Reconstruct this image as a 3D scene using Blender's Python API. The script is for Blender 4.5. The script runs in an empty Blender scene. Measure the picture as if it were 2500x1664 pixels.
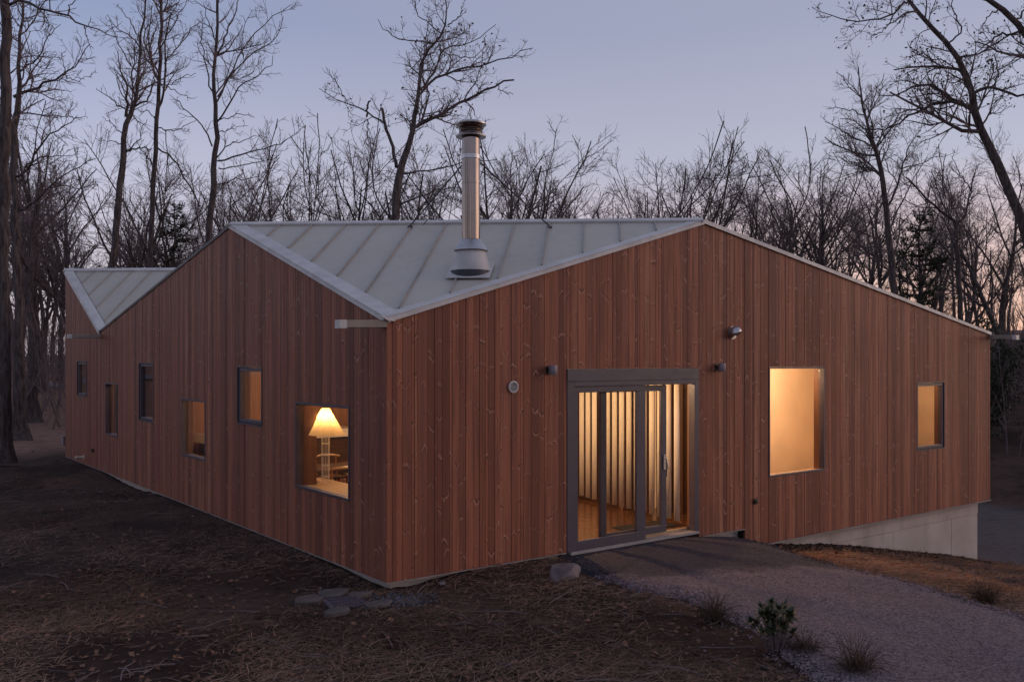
import bpy, math, random
import numpy as np
from mathutils import Vector
random.seed(7)
rng = np.random.default_rng(7)
R = math.radians
sc = bpy.context.scene
COL = sc.collection

# ------------------------------------------------------------------ camera
CAM = np.array([-5.243, -9.296, 2.60])
YAW = R(52.69)
FPX, HOR = 2205.0, 880.0          # focal length and horizon row in pixels of a 2500 px wide frame
cam = bpy.data.cameras.new('camera')
cam.sensor_width = 36; cam.sensor_fit = 'HORIZONTAL'
cam.lens = 36 * FPX / 2500
cam.shift_y = (HOR - 832) / 2500
cam.clip_end = 3000
camo = bpy.data.objects.new('camera', cam); COL.objects.link(camo)
camo.location = CAM
camo.rotation_euler = (R(90), 0, YAW - R(90))
sc.camera = camo
FWD = np.array([math.cos(YAW), math.sin(YAW), 0]); RGT = np.array([FWD[1], -FWD[0], 0]); UP = np.array([0, 0, 1.0])

def at(px, py, dep):
    """a point of the place, dep metres ahead of the tripod"""
    return CAM + FWD * dep + RGT * dep * (px - 1250) / FPX + UP * dep * (HOR - py) / FPX

# ------------------------------------------------------------------ world, sun, exposure
SUN_AZ, SUN_EL = R(122), R(9.0)    # azimuth clockwise from +Y
w = bpy.data.worlds.new('World'); sc.world = w; w.use_nodes = True
wn, wl = w.node_tree.nodes, w.node_tree.links
wn.clear()
wout = wn.new('ShaderNodeOutputWorld')
sky = wn.new('ShaderNodeTexSky'); sky.sky_type = 'NISHITA'; sky.sun_disc = False
sky.sun_elevation = SUN_EL; sky.sun_rotation = SUN_AZ
sky.air_density = 1.0; sky.dust_density = 1.0; sky.ozone_density = 3.0
bg1 = wn.new('ShaderNodeBackground'); bg1.inputs[1].default_value = 0.05
wl.new(sky.outputs[0], bg1.inputs[0])
tc = wn.new('ShaderNodeTexCoord'); sep = wn.new('ShaderNodeSeparateXYZ')
wl.new(tc.outputs['Generated'], sep.inputs[0])
ramp = wn.new('ShaderNodeValToRGB')
wl.new(sep.outputs[2], ramp.inputs[0])
cr = ramp.color_ramp
cr.elements[0].position = 0.0; cr.elements[0].color = (0.50, 0.40, 0.46, 1)
cr.elements[1].position = 1.0; cr.elements[1].color = (0.20, 0.21, 0.28, 1)
for pos, c in ((0.08, (0.58, 0.47, 0.54, 1)), (0.15, (0.54, 0.47, 0.565, 1)), (0.21, (0.445, 0.425, 0.545, 1)), (0.34, (0.24, 0.275, 0.425, 1)), (0.55, (0.23, 0.255, 0.36, 1))):
    e = cr.elements.new(pos); e.color = c
# warm afterglow round the sun's azimuth, close to the horizon
dot = wn.new('ShaderNodeVectorMath'); dot.operation = 'DOT_PRODUCT'
wl.new(tc.outputs['Generated'], dot.inputs[0])
GL = R(66)
dot.inputs[1].default_value = (math.sin(GL), math.cos(GL), -0.05)
mr = wn.new('ShaderNodeMapRange'); mr.inputs[1].default_value = 0.78; mr.inputs[2].default_value = 1.0
wl.new(dot.outputs['Value'], mr.inputs[0])
gr = wn.new('ShaderNodeMapRange'); gr.inputs[1].default_value = 0.20; gr.inputs[2].default_value = 0.01
wl.new(sep.outputs[2], gr.inputs[0])
mm = wn.new('ShaderNodeMath'); mm.operation = 'MULTIPLY'
wl.new(mr.outputs[0], mm.inputs[0]); wl.new(gr.outputs[0], mm.inputs[1])
glow = wn.new('ShaderNodeMix'); glow.data_type = 'RGBA'
wl.new(mm.outputs[0], glow.inputs['Factor'])
wide = wn.new('ShaderNodeMapRange'); wide.inputs[1].default_value = 0.45; wide.inputs[2].default_value = 1.0; wide.inputs[4].default_value = 0.6
wl.new(dot.outputs['Value'], wide.inputs[0])
warm = wn.new('ShaderNodeMix'); warm.data_type = 'RGBA'
wl.new(wide.outputs[0], warm.inputs['Factor']); wl.new(ramp.outputs[0], warm.inputs[6]); warm.inputs[7].default_value = (0.40, 0.345, 0.37, 1)
wl.new(warm.outputs[2], glow.inputs[6]); glow.inputs[7].default_value = (0.95, 0.47, 0.33, 1)
bg2 = wn.new('ShaderNodeBackground'); bg2.inputs[1].default_value = 1.0
wl.new(glow.outputs[2], bg2.inputs[0])
addw = wn.new('ShaderNodeAddShader')
wl.new(bg1.outputs[0], addw.inputs[0]); wl.new(bg2.outputs[0], addw.inputs[1])
wl.new(addw.outputs[0], wout.inputs[0])

sun = bpy.data.lights.new('sun', 'SUN'); sun.energy = 0.75; sun.angle = R(50); sun.color = (1.0, 0.62, 0.46)
suno = bpy.data.objects.new('sun', sun); COL.objects.link(suno)
sd = Vector((math.sin(SUN_AZ) * math.cos(SUN_EL), math.cos(SUN_AZ) * math.cos(SUN_EL), math.sin(SUN_EL)))
suno.rotation_euler = (-sd).to_track_quat('-Z', 'Y').to_euler()
suno.location = (30, -10, 12)

vs = sc.view_settings
vs.view_transform = 'Standard'; vs.look = 'None'; vs.exposure = 0.0; vs.gamma = 1.0
sc.cycles.use_denoising = True
sc.cycles.max_bounces = 8; sc.cycles.transparent_max_bounces = 16
sc.cycles.sample_clamp_indirect = 4.0

# ------------------------------------------------------------------ helpers
def tag(o, label=None, cat=None, group=None, kind=None):
    if label: o['label'] = label
    if cat: o['category'] = cat
    if group: o['group'] = group
    if kind: o['kind'] = kind
    return o

def empty(name, loc=(0, 0, 0)):
    o = bpy.data.objects.new(name, None); COL.objects.link(o); o.location = loc
    o.empty_display_size = 0.2
    return o

def link(name, me, mat=None, parent=None, smooth=False):
    if mat is not None and not me.materials:
        me.materials.append(mat)
    if smooth and len(me.polygons):
        me.polygons.foreach_set('use_smooth', np.ones(len(me.polygons), bool))
    o = bpy.data.objects.new(name, me); COL.objects.link(o)
    if parent is not None:
        o.parent = parent
        if parent.location.length > 1e-9 and parent.type == 'EMPTY':
            pass
    return o

def np_mesh(name, V, F):
    """V (n,3); F list of arrays of equal-length faces"""
    me = bpy.data.meshes.new(name)
    V = np.ascontiguousarray(V, dtype=np.float32)
    Fs = [np.asarray(f, dtype=np.int32) for f in (F if isinstance(F, (list, tuple)) else [F])]
    loops = np.concatenate([f.ravel() for f in Fs])
    sizes = np.concatenate([np.full(len(f), f.shape[1], np.int32) for f in Fs])
    starts = np.concatenate(([0], np.cumsum(sizes)[:-1])).astype(np.int32)
    me.vertices.add(len(V)); me.vertices.foreach_set('co', V.ravel())
    me.loops.add(len(loops)); me.loops.foreach_set('vertex_index', loops)
    me.polygons.add(len(sizes)); me.polygons.foreach_set('loop_start', starts); me.polygons.foreach_set('loop_total', sizes)
    me.polygons.foreach_set('use_smooth', np.zeros(len(sizes), bool))
    me.update(calc_edges=True)
    return me

class MB:
    """collects simple solids into one mesh"""
    def __init__(s): s.v = []; s.f = []
    def hexa(s, p):   # 8 points: bottom ring 0-3, top ring 4-7
        b = len(s.v); s.v += [tuple(map(float, q)) for q in p]
        for q in ((3, 2, 1, 0), (4, 5, 6, 7), (0, 1, 5, 4), (1, 2, 6, 5), (2, 3, 7, 6), (3, 0, 4, 7)):
            s.f.append([b + i for i in q])
        return s
    def box(s, a, c):
        (x0, y0, z0), (x1, y1, z1) = a, c
        return s.hexa([(x0, y0, z0), (x1, y0, z0), (x1, y1, z0), (x0, y1, z0), (x0, y0, z1), (x1, y0, z1), (x1, y1, z1), (x0, y1, z1)])
    def prism(s, poly, off):   # polygon (list of 3-D points) extruded by vector off
        n = len(poly); b = len(s.v); off = np.asarray(off, float)
        s.v += [tuple(map(float, q)) for q in poly] + [tuple(map(float, np.asarray(q, float) + off)) for q in poly]
        s.f.append([b + i for i in range(n)][::-1]); s.f.append([b + n + i for i in range(n)])
        for i in range(n):
            j = (i + 1) % n; s.f.append([b + i, b + j, b + n + j, b + n + i])
        return s
    def lathe(s, prof, c=(0, 0, 0), n=24, cap=True):   # prof: (r,z) list
        b = len(s.v); m = len(prof)
        for r, z in prof:
            for k in range(n):
                a = 2 * math.pi * k / n; s.v.append((c[0] + r * math.cos(a), c[1] + r * math.sin(a), c[2] + z))
        for i in range(m - 1):
            for k in range(n):
                l = (k + 1) % n; s.f.append([b + i * n + k, b + i * n + l, b + (i + 1) * n + l, b + (i + 1) * n + k])
        if cap:
            s.f.append([b + k for k in range(n)][::-1]); s.f.append([b + (m - 1) * n + k for k in range(n)])
        return s
    def tube(s, pts, rad, n=6, cap=True):
        P = [np.asarray(p, float) for p in pts]; b = len(s.v)
        rads = rad if hasattr(rad, '__len__') else [rad] * len(P)
        for i, p in enumerate(P):
            t = P[min(i + 1, len(P) - 1)] - P[max(i - 1, 0)]; t = t / (np.linalg.norm(t) + 1e-12)
            h = np.array([0, 0, 1.0]) if abs(t[2]) < .9 else np.array([1.0, 0, 0])
            u = np.cross(t, h); u /= np.linalg.norm(u); v = np.cross(t, u)
            for k in range(n):
                a = 2 * math.pi * k / n; s.v.append(tuple(p + (u * math.cos(a) + v * math.sin(a)) * rads[i]))
        for i in range(len(P) - 1):
            for k in range(n):
                l = (k + 1) % n; s.f.append([b + i * n + k, b + i * n + l, b + (i + 1) * n + l, b + (i + 1) * n + k])
        if cap:
            s.f.append([b + k for k in range(n)][::-1]); s.f.append([b + (len(P) - 1) * n + k for k in range(n)])
        return s
    def build(s, name, mat, parent=None, smooth=False, bevel=0.0):
        me = bpy.data.meshes.new(name); me.from_pydata(s.v, [], s.f); me.update()
        import bmesh
        bm = bmesh.new(); bm.from_mesh(me); bmesh.ops.recalc_face_normals(bm, faces=bm.faces[:]); bm.to_mesh(me); bm.free()
        o = link(name, me, mat, parent)
        if smooth:
            me.polygons.foreach_set('use_smooth', np.ones(len(me.polygons), bool))
            try: me.set_sharp_from_angle(angle=R(40))
            except Exception: pass
        if bevel > 0:
            md = o.modifiers.new('bevel', 'BEVEL'); md.width = bevel; md.segments = 2; md.limit_method = 'ANGLE'
        return o

# ------------------------------------------------------------------ materials
class NT:
    def __init__(s, name):
        s.m = bpy.data.materials.new(name); s.m.use_nodes = True
        s.n, s.l = s.m.node_tree.nodes, s.m.node_tree.links
        s.bsdf = s.n['Principled BSDF']; s.out = s.n['Material Output']
    def node(s, t, **kw):
        q = s.n.new(t)
        for k, v in kw.items(): setattr(q, k, v)
        return q
    def put(s, sock, v):
        if hasattr(v, 'is_output') or isinstance(v, bpy.types.NodeSocket): s.l.new(v, sock)
        else: sock.default_value = v
    def math(s, op, a, b=0.0, c=None, clamp=False):
        q = s.node('ShaderNodeMath', operation=op, use_clamp=clamp); s.put(q.inputs[0], a); s.put(q.inputs[1], b)
        if c is not None: s.put(q.inputs[2], c)
        return q.outputs[0]
    def mix(s, f, a, b, blend='MIX'):
        q = s.node('ShaderNodeMix', data_type='RGBA', blend_type=blend); s.put(q.inputs[0], f); s.put(q.inputs[6], a); s.put(q.inputs[7], b)
        return q.outputs[2]
    def rng(s, v, a, b, c=0.0, d=1.0, smooth=True):
        q = s.node('ShaderNodeMapRange'); q.interpolation_type = 'SMOOTHSTEP' if smooth else 'LINEAR'
        s.put(q.inputs[0], v)
        for i, x in enumerate((a, b, c, d)): s.put(q.inputs[i + 1], x)
        return q.outputs[0]
    def comb(s, x, y, z=0.0):
        q = s.node('ShaderNodeCombineXYZ'); s.put(q.inputs[0], x); s.put(q.inputs[1], y); s.put(q.inputs[2], z); return q.outputs[0]
    def noise(s, vec, scale, detail=3, rough=0.55, dist=0.0):
        q = s.node('ShaderNodeTexNoise'); s.put(q.inputs['Vector'], vec); q.inputs['Scale'].default_value = scale
        q.inputs['Detail'].default_value = detail; q.inputs['Roughness'].default_value = rough; q.inputs['Distortion'].default_value = dist
        return q.outputs['Fac']
    def obj(s): return s.node('ShaderNodeTexCoord').outputs['Object']
    def bump(s, h, strength=0.3, dist=0.01):
        q = s.node('ShaderNodeBump'); q.inputs['Strength'].default_value = strength; q.inputs['Distance'].default_value = dist
        s.put(q.inputs['Height'], h); s.l.new(q.outputs[0], s.bsdf.inputs['Normal'])
    def fin(s, col, rough=0.7, metal=0.0, spec=None):
        s.put(s.bsdf.inputs['Base Color'], col); s.put(s.bsdf.inputs['Roughness'], rough); s.bsdf.inputs['Metallic'].default_value = metal
        if spec is not None: s.bsdf.inputs['Specular IOR Level'].default_value = spec
        return s.m

def c4(r, g, b): return (r, g, b, 1.0)

def plain(name, col, rough=0.6, metal=0.0, var=0.25, scale=6.0, bump=0.0, bscale=60.0, spec=None):
    t = NT(name); o = t.obj()
    n = t.noise(o, scale, 4)
    a = tuple(x * (1 - var) for x in col) + (1,); b = tuple(min(1, x * (1 + var)) for x in col) + (1,)
    c = t.mix(t.rng(n, .3, .7), a, b)
    r = t.rng(t.noise(o, scale * 2.3, 3), .3, .7, max(0, rough - .08), min(1, rough + .08))
    if bump: t.bump(t.noise(o, bscale, 4), bump, 0.004)
    return t.fin(c, r, metal, spec)

def make_cladding():
    t = NT('cladding_wood')
    uv = t.node('ShaderNodeUVMap', uv_map='UVMap').outputs[0]
    sp = t.node('ShaderNodeSeparateXYZ'); t.l.new(uv, sp.inputs[0]); u, v = sp.outputs[0], sp.outputs[1]
    at_ = t.node('ShaderNodeAttribute', attribute_name='tone'); st = t.node('ShaderNodeSeparateColor'); t.l.new(at_.outputs['Color'], st.inputs[0])
    r1, r2, r3 = st.outputs[0], st.outputs[1], st.outputs[2]
    # knots, one about every 0.4 m of each board
    W = t.math('MULTIPLY_ADD', v, 2.2, t.math('MULTIPLY', r2, 91.0))
    vo = t.node('ShaderNodeTexVoronoi', voronoi_dimensions='1D', feature='F1'); t.l.new(W, vo.inputs['W']); vo.inputs['Scale'].default_value = 1.0
    vo.inputs['Randomness'].default_value = 0.95
    cs = t.node('ShaderNodeSeparateColor'); t.l.new(vo.outputs['Color'], cs.inputs[0])
    dv = t.math('DIVIDE', t.math('SUBTRACT', W, vo.outputs['W']), 2.2)
    ku = t.math('MULTIPLY', t.math('SUBTRACT', cs.outputs[0], .5), .07)
    du = t.math('SUBTRACT', u, ku)
    sg = t.math('SIGN', t.math('SUBTRACT', cs.outputs[1], .5))
    adu = t.math('ABSOLUTE', du)
    big = t.math('POWER', t.rng(cs.outputs[2], 0, 1, .2, 1.0, False), 2.0)
    # chevron curve: v = sg * (k*|u|) wobbling
    wob = t.math('MULTIPLY', t.math('SUBTRACT', t.noise(t.comb(t.math('MULTIPLY', u, 32), t.math('MULTIPLY', v, 14), t.math('MULTIPLY', r2, 50)), 1.0, 3), .5), .11)
    cv = t.math('ADD', t.math('SUBTRACT', dv, t.math('MULTIPLY', t.math('MULTIPLY', t.math('POWER', adu, t.rng(r3, 0, 1, 1.1, 1.9, False)), t.rng(r2, 0, 1, 2.0, 9.0, False)), sg)), wob)
    side = t.rng(adu, .085, .03, 0, 1)
    near = t.rng(t.math('ABSOLUTE', dv), .11, .04, 0, 1)
    cvs = t.math('MULTIPLY', cv, sg)
    light = t.math('MULTIPLY', t.math('MULTIPLY', t.rng(t.math('ABSOLUTE', t.math('SUBTRACT', cvs, -.012)), .024, .004, 0, 1), t.math('MULTIPLY', side, near)), big)  # pale cut grain round the knot, with its relief highlight put into the colour
    dark = t.math('MULTIPLY', t.math('MULTIPLY', t.rng(t.math('ABSOLUTE', t.math('SUBTRACT', cvs, .014)), .022, .004, 0, 1), t.math('MULTIPLY', side, near)), big)  # shadow beside the raised crescent, painted into the board colour
    d2 = t.math('SQRT', t.math('ADD', t.math('MULTIPLY', du, du), t.math('MULTIPLY', t.math('MULTIPLY', dv, dv), .45)))
    core = t.math('MULTIPLY', t.rng(d2, .011, .005, 0, 1), t.rng(cs.outputs[1], .25, .5, 0, 1))
    halo = t.math('MULTIPLY', t.rng(d2, .05, .0, 0, 1), big)
    # grain
    gu = t.math('ADD', t.math('MULTIPLY', u, 75), t.math('MULTIPLY', r1, 200))
    gu = t.math('ADD', gu, t.math('MULTIPLY', halo, t.math('MULTIPLY', du, 60)))
    g1 = t.noise(t.comb(gu, t.math('MULTIPLY', v, 1.6), r3), 1.0, 4, .6)
    g2 = t.noise(t.comb(t.math('MULTIPLY', gu, .22), t.math('MULTIPLY', v, .7), r2), 1.0, 3, .5)
    colA = t.mix(r1, c4(.17, .051, .027), c4(.42, .138, .070))
    colA = t.mix(t.rng(r3, .78, 1.0, 0, .75), colA, c4(.50, .21, .11))
    col = t.mix(t.rng(g1, .35, .68, 0, .55), colA, t.mix(.5, colA, c4(.12, .036, .022)))
    col = t.mix(t.rng(g2, .42, .70, 0, .7), col, c4(.135, .043, .027))
    # weather: slow tone drift over the wall height
    wz = t.noise(t.comb(t.math('MULTIPLY', r2, 9), t.math('MULTIPLY', v, .35), 3.0), 1.0, 2)
    col = t.mix(t.rng(wz, .35, .7, 0, .35), col, c4(.24, .088, .058))
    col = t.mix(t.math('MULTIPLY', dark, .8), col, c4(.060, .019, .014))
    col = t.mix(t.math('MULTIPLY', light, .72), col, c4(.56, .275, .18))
    col = t.mix(t.math('MULTIPLY', core, .8), col, c4(.035, .012, .010))
    h = t.math('ADD', t.math('MULTIPLY', g1, .35), t.math('ADD', t.math('MULTIPLY', light, .9), t.math('MULTIPLY', dark, -.9)))
    t.bump(h, .35, .004)
    return t.fin(col, t.rng(g1, .3, .7, .5, .72), 0, .35)

M = {}
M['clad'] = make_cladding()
M['sheath'] = plain('dark_sheathing', (.018, .014, .013), .9)
M['trim'] = plain('galvanised_trim', (.56, .525, .50), .45, .0, .12, 3, spec=.5)
M['frame'] = plain('window_frame_paint', (.074, .058, .074), .42, 0, .08, 4)
M['drip'] = plain('drip_metal', (.30, .265, .25), .5, 0, .15, 3)
M['steel'] = plain('pipe_steel', (.27, .215, .185), .09, 1.0, .06, 2.0)
M['steel_dull'] = plain('brushed_steel', (.52, .50, .50), .38, 1.0, .1, 8)
M['dark_metal'] = plain('dark_metal', (.05, .045, .05), .5, .6, .15, 9)
M['bulbous'] = plain('lamp_grey', (.24, .20, .21), .45, .2, .1, 9)
M['plaster'] = plain('clay_plaster', (.68, .57, .46), .9, 0, .07, 1.6, .15, 30)
M['white'] = plain('white_paint', (.72, .68, .60), .6, 0, .06)
M['slat'] = plain('blind_fabric', (.84, .77, .66), .8, 0, .04, 3)
M['bark'] = None
M['concrete'] = None
M['plastic_dark'] = plain('black_plastic', (.015, .014, .014), .5)
M['brown_fabric'] = plain('brown_leather', (.06, .030, .018), .55, 0, .2, 12, .2, 80)
M['mat'] = plain('door_mat_fibre', (.02, .017, .014), .95, 0, .3, 60, .4, 200)

def make_wood(name, a, b, rough=.45, axis=0, sc_=1.0):
    t = NT(name); o = t.obj()
    mp = t.node('ShaderNodeMapping'); t.l.new(o, mp.inputs[0])
    s = [22 * sc_, 22 * sc_, 22 * sc_]; s[axis] = 1.1 * sc_; mp.inputs['Scale'].default_value = s
    g = t.noise(mp.outputs[0], 1.0, 5, .6, .4)
    t.bump(g, .12, .003)
    return t.fin(t.mix(t.rng(g, .3, .7), a + (1,), b + (1,)), t.rng(g, .3, .7, rough - .06, rough + .12))
M['floor'] = make_wood('floor_wood', (.10, .042, .017), (.17, .078, .034), .17, 1)
M['wood'] = make_wood('interior_wood', (.26, .105, .040), (.40, .19, .085), .5, 2)
M['wood_dark'] = make_wood('dark_wood', (.045, .020, .011), (.085, .038, .020), .5, 0)
M['wood_mid'] = make_wood('reveal_wood', (.11, .045, .020), (.19, .080, .036), .5, 2)
M['sill'] = make_wood('sill_wood', (.40, .26, .14), (.55, .38, .22), .45, 1)

def make_roof():
    t = NT('grey_roof_metal'); o = t.obj()
    n1 = t.noise(o, .8, 4); n2 = t.noise(o, 7, 4); 
    oi = t.node('ShaderNodeObjectInfo').outputs['Random']
    c = t.mix(t.rng(n1, .35, .65), c4(.48, .435, .37), c4(.53, .48, .41))
    c = t.mix(t.rng(oi, 0, 1, 0, .5), c, c4(.44, .40, .345))
    c = t.mix(t.rng(n2, .5, .8, 0, .07), c, c4(.34, .32, .30))
    t.bump(t.math('ADD', n1, t.math('MULTIPLY', n2, .05)), .25, .02)
    return t.fin(c, t.rng(n2, .3, .7, .42, .55), 0, .45)
M['roof'] = make_roof()
M['seam'] = plain('seam_metal', (.33, .305, .275), .5, 0, .1, 5)

def make_concrete():
    t = NT('board_formed_concrete'); o = t.obj()
    n1 = t.noise(o, 1.3, 5); n2 = t.noise(o, 14, 5); 
    mp = t.node('ShaderNodeMapping'); t.l.new(o, mp.inputs[0]); mp.inputs['Scale'].default_value = (3.5, 3.5, .35)
    n3 = t.noise(mp.outputs[0], 1, 4)
    oi = t.node('ShaderNodeObjectInfo').outputs['Random']
    c = t.mix(t.rng(n1, .3, .7), c4(.44, .35, .29), c4(.57, .475, .405))
    c = t.mix(t.rng(n3, .5, .75, 0, .5), c, c4(.31, .26, .225))
    c = t.mix(t.rng(n2, .55, .8, 0, .4), c, c4(.20, .18, .17))
    c = t.mix(t.math('MULTIPLY', oi, .25), c, c4(.55, .48, .43))
    t.bump(n2, .3, .006)
    return t.fin(c, .85)
M['concrete'] = make_concrete()

def make_bark():
    t = NT('bark'); o = t.obj()
    mp = t.node('ShaderNodeMapping'); t.l.new(o, mp.inputs[0]); mp.inputs['Scale'].default_value = (14, 14, 2.2)
    n = t.noise(mp.outputs[0], 1, 6, .65, .8); n2 = t.noise(o, .9, 3)
    oi = t.node('ShaderNodeObjectInfo').outputs['Random']
    c = t.mix(t.rng(n, .35, .65), c4(.040, .030, .029), c4(.135, .105, .098))
    c = t.mix(t.rng(n2, .5, .75, 0, .5), c, c4(.15, .125, .118))
    c = t.mix(t.math('MULTIPLY', oi, .35), c, c4(.045, .030, .027))
    t.bump(n, .8, .03)
    return t.fin(c, .92, 0, .2)
M['bark'] = make_bark()
M['twig'] = plain('twig_bark', (.16, .118, .115), .9, 0, .3, 1.5, spec=.2)
M['needles'] = plain('pine_needles', (.035, .042, .024), .7, 0, .35, 1.2, spec=.2)
M['leaf_dead'] = plain('dead_leaf', (.10, .050, .028), .8, 0, .4, 9, spec=.2)
M['leaf_green'] = plain('shrub_leaf', (.032, .042, .016), .5, 0, .3, 14)

def make_ground():
    t = NT('leaf_litter_ground'); o = t.obj()
    n1 = t.noise(o, .55, 5, .6, .3); n2 = t.noise(o, 5, 6, .65); n3 = t.noise(o, 38, 5, .7)
    c = t.mix(t.rng(n1, .38, .62), c4(.044, .024, .019), c4(.098, .060, .046))
    c = t.mix(t.rng(n2, .45, .75, 0, .75), c, c4(.032, .019, .015))
    c = t.mix(t.rng(n3, .56, .78, 0, .6), c, c4(.19, .118, .086))
    # orange clay and straw on the slope past the gravel, paler forest floor far away
    sp = t.node('ShaderNodeSeparateXYZ'); t.l.new(o, sp.inputs[0])
    clay = t.math('MULTIPLY', t.rng(sp.outputs[0], 6.0, 7.4), t.math('MULTIPLY', t.rng(sp.outputs[0], 17, 14.5), t.rng(sp.outputs[1], 2.0, .5)))
    mp = t.node('ShaderNodeMapping'); t.l.new(o, mp.inputs[0]); mp.inputs['Scale'].default_value = (.7, 1.8, 1); mp.inputs['Rotation'].default_value = (0, 0, .5)
    n4 = t.noise(mp.outputs[0], 1.1, 6, .7, 1.0)
    c = t.mix(t.math('MULTIPLY', clay, t.rng(n4, .44, .60, 0, .9)), c, c4(.29, .12, .060))
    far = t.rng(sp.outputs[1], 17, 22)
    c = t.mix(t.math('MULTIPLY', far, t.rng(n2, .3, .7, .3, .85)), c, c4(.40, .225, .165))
    drive = t.math('MULTIPLY', t.math('MULTIPLY', t.rng(sp.outputs[0], 14.8, 15.6), t.rng(sp.outputs[0], 24.5, 22.5)), t.rng(n2, .25, .6, .5, 1))
    c = t.mix(drive, c, c4(.145, .118, .118))
    t.bump(t.math('ADD', n3, t.math('MULTIPLY', n2, 1.6)), .9, .035)
    return t.fin(c, .95, 0, .15)
M['ground'] = make_ground()

def make_gravel():
    t = NT('crushed_stone'); o = t.obj()
    vo = t.node('ShaderNodeTexVoronoi', feature='F1'); t.l.new(o, vo.inputs['Vector']); vo.inputs['Scale'].default_value = 46
    cs = t.node('ShaderNodeSeparateColor'); t.l.new(vo.outputs['Color'], cs.inputs[0])
    n1 = t.noise(o, 1.2, 5, .6, .5); n2 = t.noise(o, 24, 4)
    c = t.mix(cs.outputs[0], c4(.092, .070, .078), c4(.25, .19, .208))
    sp = t.node('ShaderNodeSeparateXYZ'); t.l.new(o, sp.inputs[0])
    # fresh darker stone spread in front of the door
    dk = t.math('ADD', t.math('ADD', sp.outputs[1], t.math('MULTIPLY', sp.outputs[0], .30)), t.math('MULTIPLY', t.math('SUBTRACT', n1, .5), 1.6))
    c = t.mix(t.rng(dk, -.75, -.25, 0, .8), c, t.mix(cs.outputs[1], c4(.018, .018, .026), c4(.048, .045, .060)))
    c = t.mix(t.rng(n1, .5, .7, 0, .3), c, c4(.10, .077, .074))
    t.bump(t.math('ADD', vo.outputs['Distance'], t.math('MULTIPLY', n2, .3)), 1.0, .02)
    return t.fin(c, .9, 0, .2)
M['gravel'] = make_gravel()

def vc_mat(name, rough=.9, attr='tone', spec=.2, trans=0.0):
    t = NT(name); a = t.node('ShaderNodeAttribute', attribute_name=attr)
    return t.fin(a.outputs['Color'], rough, 0, spec)
M['stones'] = vc_mat('loose_stones')
M['straw'] = vc_mat('dry_straw', .8)
M['rock'] = plain('field_stone', (.15, .115, .115), .85, 0, .35, 5, .6, 18)
M['slate'] = plain('slate_slab', (.098, .077, .072), .8, 0, .3, 5, .5, 25)
M['grate'] = plain('cast_grate', (.105, .085, .11), .55, .2, .2, 12)

def make_glass():
    t = NT('window_glass')
    for q in (t.bsdf,): t.n.remove(q)
    tr = t.node('ShaderNodeBsdfTransparent'); tr.inputs[0].default_value = (.93, .93, .92, 1)
    gl = t.node('ShaderNodeBsdfGlossy'); gl.inputs['Roughness'].default_value = .01
    fr = t.node('ShaderNodeFresnel'); bf = t.node('ShaderNodeNewGeometry').outputs['Backfacing']
    t.put(fr.inputs[0], t.rng(bf, 0, 1, 1.45, 1 / 1.45, False))
    mx = t.node('ShaderNodeMixShader'); t.l.new(fr.outputs[0], mx.inputs[0]); t.l.new(tr.outputs[0], mx.inputs[1]); t.l.new(gl.outputs[0], mx.inputs[2])
    t.l.new(mx.outputs[0], t.out.inputs[0]); return t.m
M['glass'] = make_glass()

def emit(name, col, st):
    t = NT(name); t.fin(c4(*col), .6); t.bsdf.inputs['Emission Color'].default_value = c4(*col); t.bsdf.inputs['Emission Strength'].default_value = st
    return t.m
WARM = (1.0, .63, .34)
M['bulb'] = emit('lit_bulb', (1.0, .70, .36), 6.0)

def make_shade():
    t = NT('paper_shade'); t.n.remove(t.bsdf)
    o = t.obj(); n = t.noise(o, 20, 3)
    df = t.node('ShaderNodeBsdfDiffuse'); df.inputs[0].default_value = (.80, .68, .48, 1)
    tl = t.node('ShaderNodeBsdfTranslucent'); t.l.new(t.mix(n, c4(.80, .62, .38), c4(.92, .78, .52)), tl.inputs[0])
    mx = t.node('ShaderNodeMixShader'); mx.inputs[0].default_value = .6
    t.l.new(df.outputs[0], mx.inputs[1]); t.l.new(tl.outputs[0], mx.inputs[2]); t.l.new(mx.outputs[0], t.out.inputs[0]); return t.m
M['shade'] = make_shade()

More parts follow.
